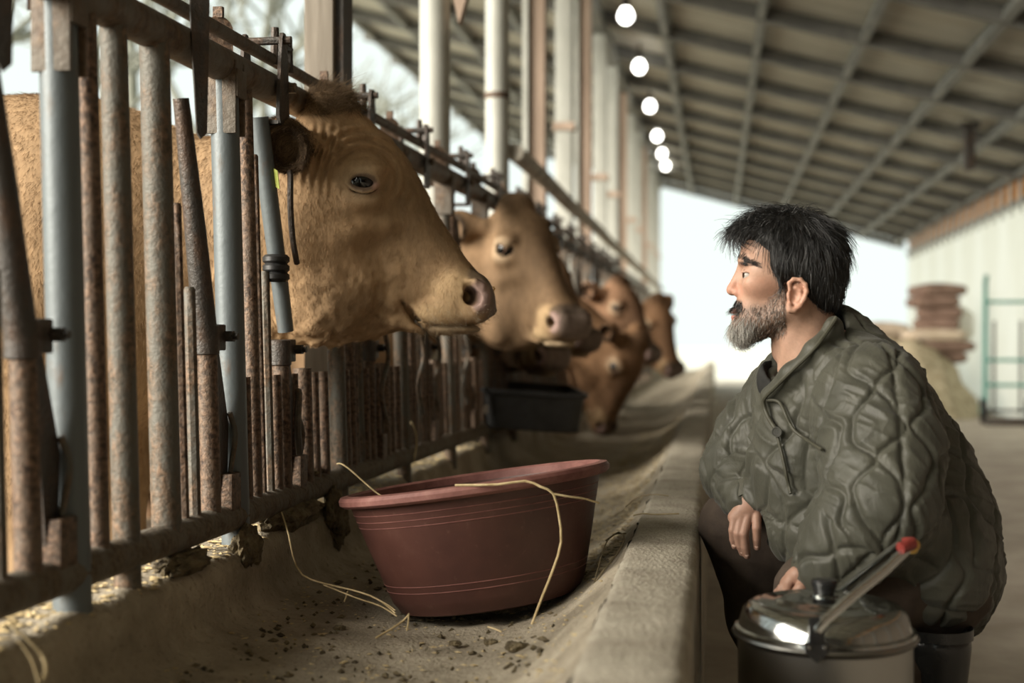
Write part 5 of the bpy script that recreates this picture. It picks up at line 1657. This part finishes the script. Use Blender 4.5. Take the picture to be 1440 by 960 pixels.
# quilting: nearest bone gives along / around coordinates
bones = [('t', torso[0], torso[2]), ('t', torso[2], torso[4]), ('l', SHL, ELL), ('l2', ELL, WRL), ('r', SHR, ELR), ('r2', ELR, C(1060, 700, 2.315))]
rb_ = [0.135, 0.15, 0.088, 0.07, 0.075, 0.055]
best = np.full(len(P), 1e3); U = np.zeros(len(P)); V_ = np.zeros(len(P)); seam = np.full(len(P), 1e3); bid = np.zeros(len(P), int)
for i, (nm, a, b_) in enumerate(bones):
    a = np.array(a); ax = np.array(b_) - a; Ln = np.linalg.norm(ax); ax /= Ln
    t = np.clip((P - a) @ ax, 0, Ln)
    r = P - a - t[:, None] * ax
    dist = np.linalg.norm(r, axis=1) - rb_[i]
    ref = np.array((0, -1, 0.0)); e1 = ref - ax * (ref @ ax); e1 /= np.linalg.norm(e1); e2 = np.cross(ax, e1)
    ang = np.arctan2(r @ e2, r @ e1)
    u = (P - a) @ ax + (np.linalg.norm(np.array(bones[i - 1][2]) - np.array(bones[i - 1][1])) if nm in ('l2', 'r2') or (nm == 't' and i == 1) else 0)
    m = dist < best
    # remember how close the two best bones are (arm-hole seam)
    kind_changes = (bid // 2) != (i // 2)
    seam = np.where(kind_changes & (best < 50), np.minimum(np.where(m, 1e3, seam), np.abs(dist - best)), np.where(m, 1e3, seam))
    best = np.where(m, dist, best); U = np.where(m, u, U); V_ = np.where(m, ang * rb_[i] * 1.05, V_); bid = np.where(m, i, bid)
Lq, Sq, Aq = 0.125, 0.052, 0.019
warp = 0.010 * vnoise(P, 9, 7)
Uq, Vq = U + warp, V_ + 0.010 * vnoise(P, 8, 11)
n0 = np.floor(Vq / Sq)
dl = np.full(len(P), 1.0)
for k in (-1, 0, 1, 2):
    n = n0 + k
    line = n * Sq + Aq * np.sin(2 * math.pi * Uq / Lq + n * math.pi) + 0.006 * np.sin(2 * math.pi * Uq / 0.065 + n * 2.1)
    slope = 1 / np.sqrt(1 + (Aq * 2 * math.pi / Lq * np.cos(2 * math.pi * Uq / Lq + n * math.pi)) ** 2)
    dl = np.minimum(dl, np.abs(Vq - line) * slope)
# straight seam along the outside of the near sleeve
isl = (bid == 2) | (bid == 3)
dl = np.where(isl, np.minimum(dl, np.abs(V_ + 0.012)), dl)
dl = np.minimum(dl, seam * 0.8)
puff = 1 - np.exp(-dl / 0.0034)
cr = np.zeros(len(P))
for k_, (fq, am) in enumerate(((28, 0.0046), (64, 0.0028))):
    q = np.stack([Uq * 1.0, Vq * 0.35, bid * 1.7 + 0 * Uq], 1)
    # soft creases running across the quilting
    s_ = vnoise(np.stack([(Uq + 0.8 * Vq), (Uq * 0.25 - Vq * 0.25), bid * 3.1], 1), fq, k_)
    cr += am * (1 - np.abs(s_)) ** 3
disp = 0.0056 * (puff - 0.7) + cr * np.clip(dl / 0.010, 0.2, 1)
nl = np.full(len(P), 1.0)
for a, b_ in zip(loop[:-1], loop[1:]):
    e_ = np.array(b_) - np.array(a); t_ = np.clip(((P - a) @ e_) / (e_ @ e_), 0, 1)
    nl = np.minimum(nl, np.linalg.norm(P - a - t_[:, None] * e_, axis=1))
disp *= np.clip((nl - 0.012) / 0.03, 0.08, 1)
P = P + N * disp[:, None]
m_j, nt, b = new_mat('olive_nylon')
nj = noise(nt, 14, 5, 0.6)
nt.links.new(ramp(nt, nj, [(0.3, (0.042, 0.042, 0.031)), (0.7, (0.064, 0.063, 0.047))]), b.inputs['Base Color'])
b.inputs['Roughness'].default_value = 0.52
b.inputs['Specular IOR Level'].default_value = 0.35
b.inputs['Sheen Weight'].default_value = 0.08
bump(nt, b, noise(nt, 55, 5, 0.6, (1, 1, 0.5), dist=0.8), 0.35, 0.006)
M['olive'] = m_j
jk = link('quilted_jacket', make_mesh('quilted_jacket', P - MB0, Fc, M['olive']), man)
jP, jN = P, N
M['olive_trim'] = mat_simple('olive_binding', (0.045, 0.043, 0.029), (0.06, 0.058, 0.04), 60, 0.6, 0.2)
M['button'] = mat_simple('olive_button', (0.03, 0.03, 0.024), (0.045, 0.044, 0.035), 60, 0.4, 0.1)

def on_jacket(px_, py_, lift=0.002):
    """front-most jacket point under a pixel"""
    pr = 720 + jP[:, 0] / jP[:, 1] * F_PX; pz = 480 - jP[:, 2] / jP[:, 1] * F_PX
    m = np.hypot(pr - px_, pz - py_) < 7
    if not m.any(): return C(px_, py_, 2.2)
    i = np.nonzero(m)[0][np.argmin(jP[m][:, 1])]
    q = C(px_, py_, jP[i, 1])
    return q + jN[i] * lift
def line_on(pts, lift=0.002, n=40):
    px_ = smooth_curve([(a, b_, 0) for a, b_ in pts], n)
    q = np.array([on_jacket(p_[0], p_[1], lift) for p_ in px_])
    dep = q[:, 1].copy()
    for _ in range(6): dep[1:-1] = (dep[:-2] + dep[1:-1] * 2 + dep[2:]) / 4
    return [C(p_[0], p_[1], dd - 0.002) - MB0 for p_, dd in zip(px_, dep)]
edge = [(1176, 446), (1166, 462), (1150, 484), (1130, 505), (1111, 523), (1092, 542), (1076, 558), (1074, 568), (1080, 586), (1090, 602)]
MB().tube(line_on(edge), 0.0038, 8).build('neck_binding', M['olive_trim'], jk)
MB().tube(line_on([(1078, 562), (1096, 566), (1108, 590), (1118, 606), (1140, 622), (1156, 632)]), 0.003, 8).build('front_binding', M['olive_trim'], jk)
MB().tube(line_on([(1092, 610), (1100, 640), (1106, 668), (1112, 694)]), 0.003, 8).build('front_binding', M['olive_trim'], jk)
bq = on_jacket(1095, 608, 0.006) - MB0
bm_ = Matrix.Translation(Vector(bq)) @ Matrix.Rotation(math.radians(-25), 4, 'Z') @ Matrix.Rotation(math.radians(90), 4, 'X')
bt = MB().lathe([(0, -0.002), (0.0085, -0.002), (0.0092, 0.0), (0.0088, 0.0022), (0.007, 0.0022), (0.0062, 0.0012), (0, 0.001)], 24, bm_).build('button', M['button'], jk)
for s in ((-.002, -.002), (.002, -.002), (-.002, .002), (.002, .002)):
    MB().lathe([(0, 0.0008), (0.0009, 0.0014), (0, 0.0018)], 8, bm_ @ Matrix.Translation((s[0], s[1], 0))).build('button_hole', M['rubber'], bt)
# cuffs
def cuff(a, b_, r0, r1, nm):
    a, b_ = Vector(a), Vector(b_); t = (b_ - a)
    pts = [a, a + t * 0.3, a + t * 0.7, b_, b_, a + t * 0.5]
    mb = MB().tube(pts[:4], [r0, (r0 * 2 + r1) / 3 + 0.001, (r0 + 2 * r1) / 3 + 0.001, r1], 28, False)
    mb.tube([b_, a + t * 0.4], [r1 - 0.004, r0 - 0.004], 28, False)
    mb.build(nm, M['olive_trim'], jk)
cuff(C(1174, 787, 2.045) - MB0, C(1144, 815, 2.066) - MB0, 0.054, 0.047, 'cuff')
cuff(C(1057, 692, 2.325) - MB0, C(1061, 712, 2.302) - MB0, 0.047, 0.045, 'cuff')

# --- shirt at the neck, trousers, boots
gs = Field(axis_grid((0.36, 0.62, 0.006)), axis_grid((2.10, 2.42, 0.006)), axis_grid((-0.12, 0.03, 0.006)))
gs.chain([C(1108, 535, 2.27), C(1150, 520, 2.26)], [0.055, 0.068], 0.03)
gs.cut_cap(C(1105, 440, 2.25), C(1120, 512, 2.25), 0.058, 0.055, 0.01)
sP, sF = gs.mesh(); link('shirt', make_mesh('shirt', sP - MB0, sF, mat_simple('dark_shirt', (0.012, 0.012, 0.011), (0.02, 0.02, 0.018), 50, 0.85, 0.2)), man)

gt = Field(axis_grid((0.28, 0.90, 0.007)), axis_grid((1.95, 2.62, 0.007)), axis_grid((-0.72, -0.20, 0.007)))
gt.chain([HPL, C(1240, 815, 2.15), KNL], [0.082, 0.078, 0.062], 0.04)
gt.chain([KNL, C(1232, 935, 2.15), C(1306, 985, 2.15)], [0.066, 0.064, 0.052], 0.03)
gt.chain([HPR, C(1150, 770, 2.43), KNR], [0.085, 0.082, 0.062], 0.04)
gt.chain([KNR, C(1075, 870, 2.44), C(1112, 965, 2.44)], [0.062, 0.062, 0.05], 0.03)
gt.cap(HPL + np.array((0.01, 0, -0.03)), HPR + np.array((0.02, 0, -0.03)), 0.085, 0.085, 0.06)
tP, tF = gt.mesh(); tP = relax(tP, tF, 2); tN = vnormals(tP, tF)
tP = tP + tN * (0.004 * (1 - np.abs(vnoise(np.stack([tP[:, 0] * .5, tP[:, 1], tP[:, 2] * 1.4], 1), 16, 2))) ** 2)[:, None]
M['trouser'] = mat_simple('brown_trousers', (0.040, 0.028, 0.020), (0.066, 0.047, 0.034), 25, 0.85, 0.35)
link('trousers', make_mesh('trousers', tP - MB0, tF, M['trouser']), man)
M['boot'] = mat_simple('rubber_boot', (0.008, 0.008, 0.008), (0.014, 0.014, 0.013), 20, 0.22, 0.08)
for nm, top, ank, toe in (('boot', C(1315, 905, 2.135), C(1303, 1085, 2.15), C(1205, 1118, 2.11)), ('boot', C(1098, 940, 2.415), C(1130, 1030, 2.42), C(1050, 1062, 2.40))):
    top, ank, toe = (np.array(t) for t in (top, ank, toe))
    ank[2] = -0.72; toe[2] = -0.755
    heel = np.array((ank[0] + 0.03, ank[1] + 0.01, -0.755))
    g = Field(axis_grid((min(toe[0], top[0]) - 0.1, max(top[0], heel[0]) + 0.1, 0.007)), axis_grid((min(toe[1], top[1]) - 0.1, max(top[1], ank[1]) + 0.1, 0.007)), axis_grid((-0.815, top[2] + 0.1, 0.007)))
    g.chain([top, ank], [0.058, 0.048], 0.02)
    g.chain([heel, (heel + toe) / 2, toe], [0.044, 0.043, 0.046], 0.03)
    g.cap(ank, (heel + toe) / 2, 0.05, 0.045, 0.03)
    g.v[:, :, g.ax[2] < -0.799] = 0.3
    g.cut_cap(top + np.array((0, 0, 0.03)), top + np.array((0, 0, 0.2)), 0.05, 0.08, 0.005)
    bP, bF = g.mesh(); bP = relax(bP, bF, 1)
    bP[:, 2] = np.maximum(bP[:, 2], -0.80)
    bo = link(nm, make_mesh(nm, bP - MB0, bF, M['boot']), man)
    MB().tube([Vector(top - MB0) + Vector((0, 0, 0.012)), Vector(top - MB0) + Vector((0, 0, 0.03))], 0.061, 24, False).build('boot_rim', M['boot'], bo)
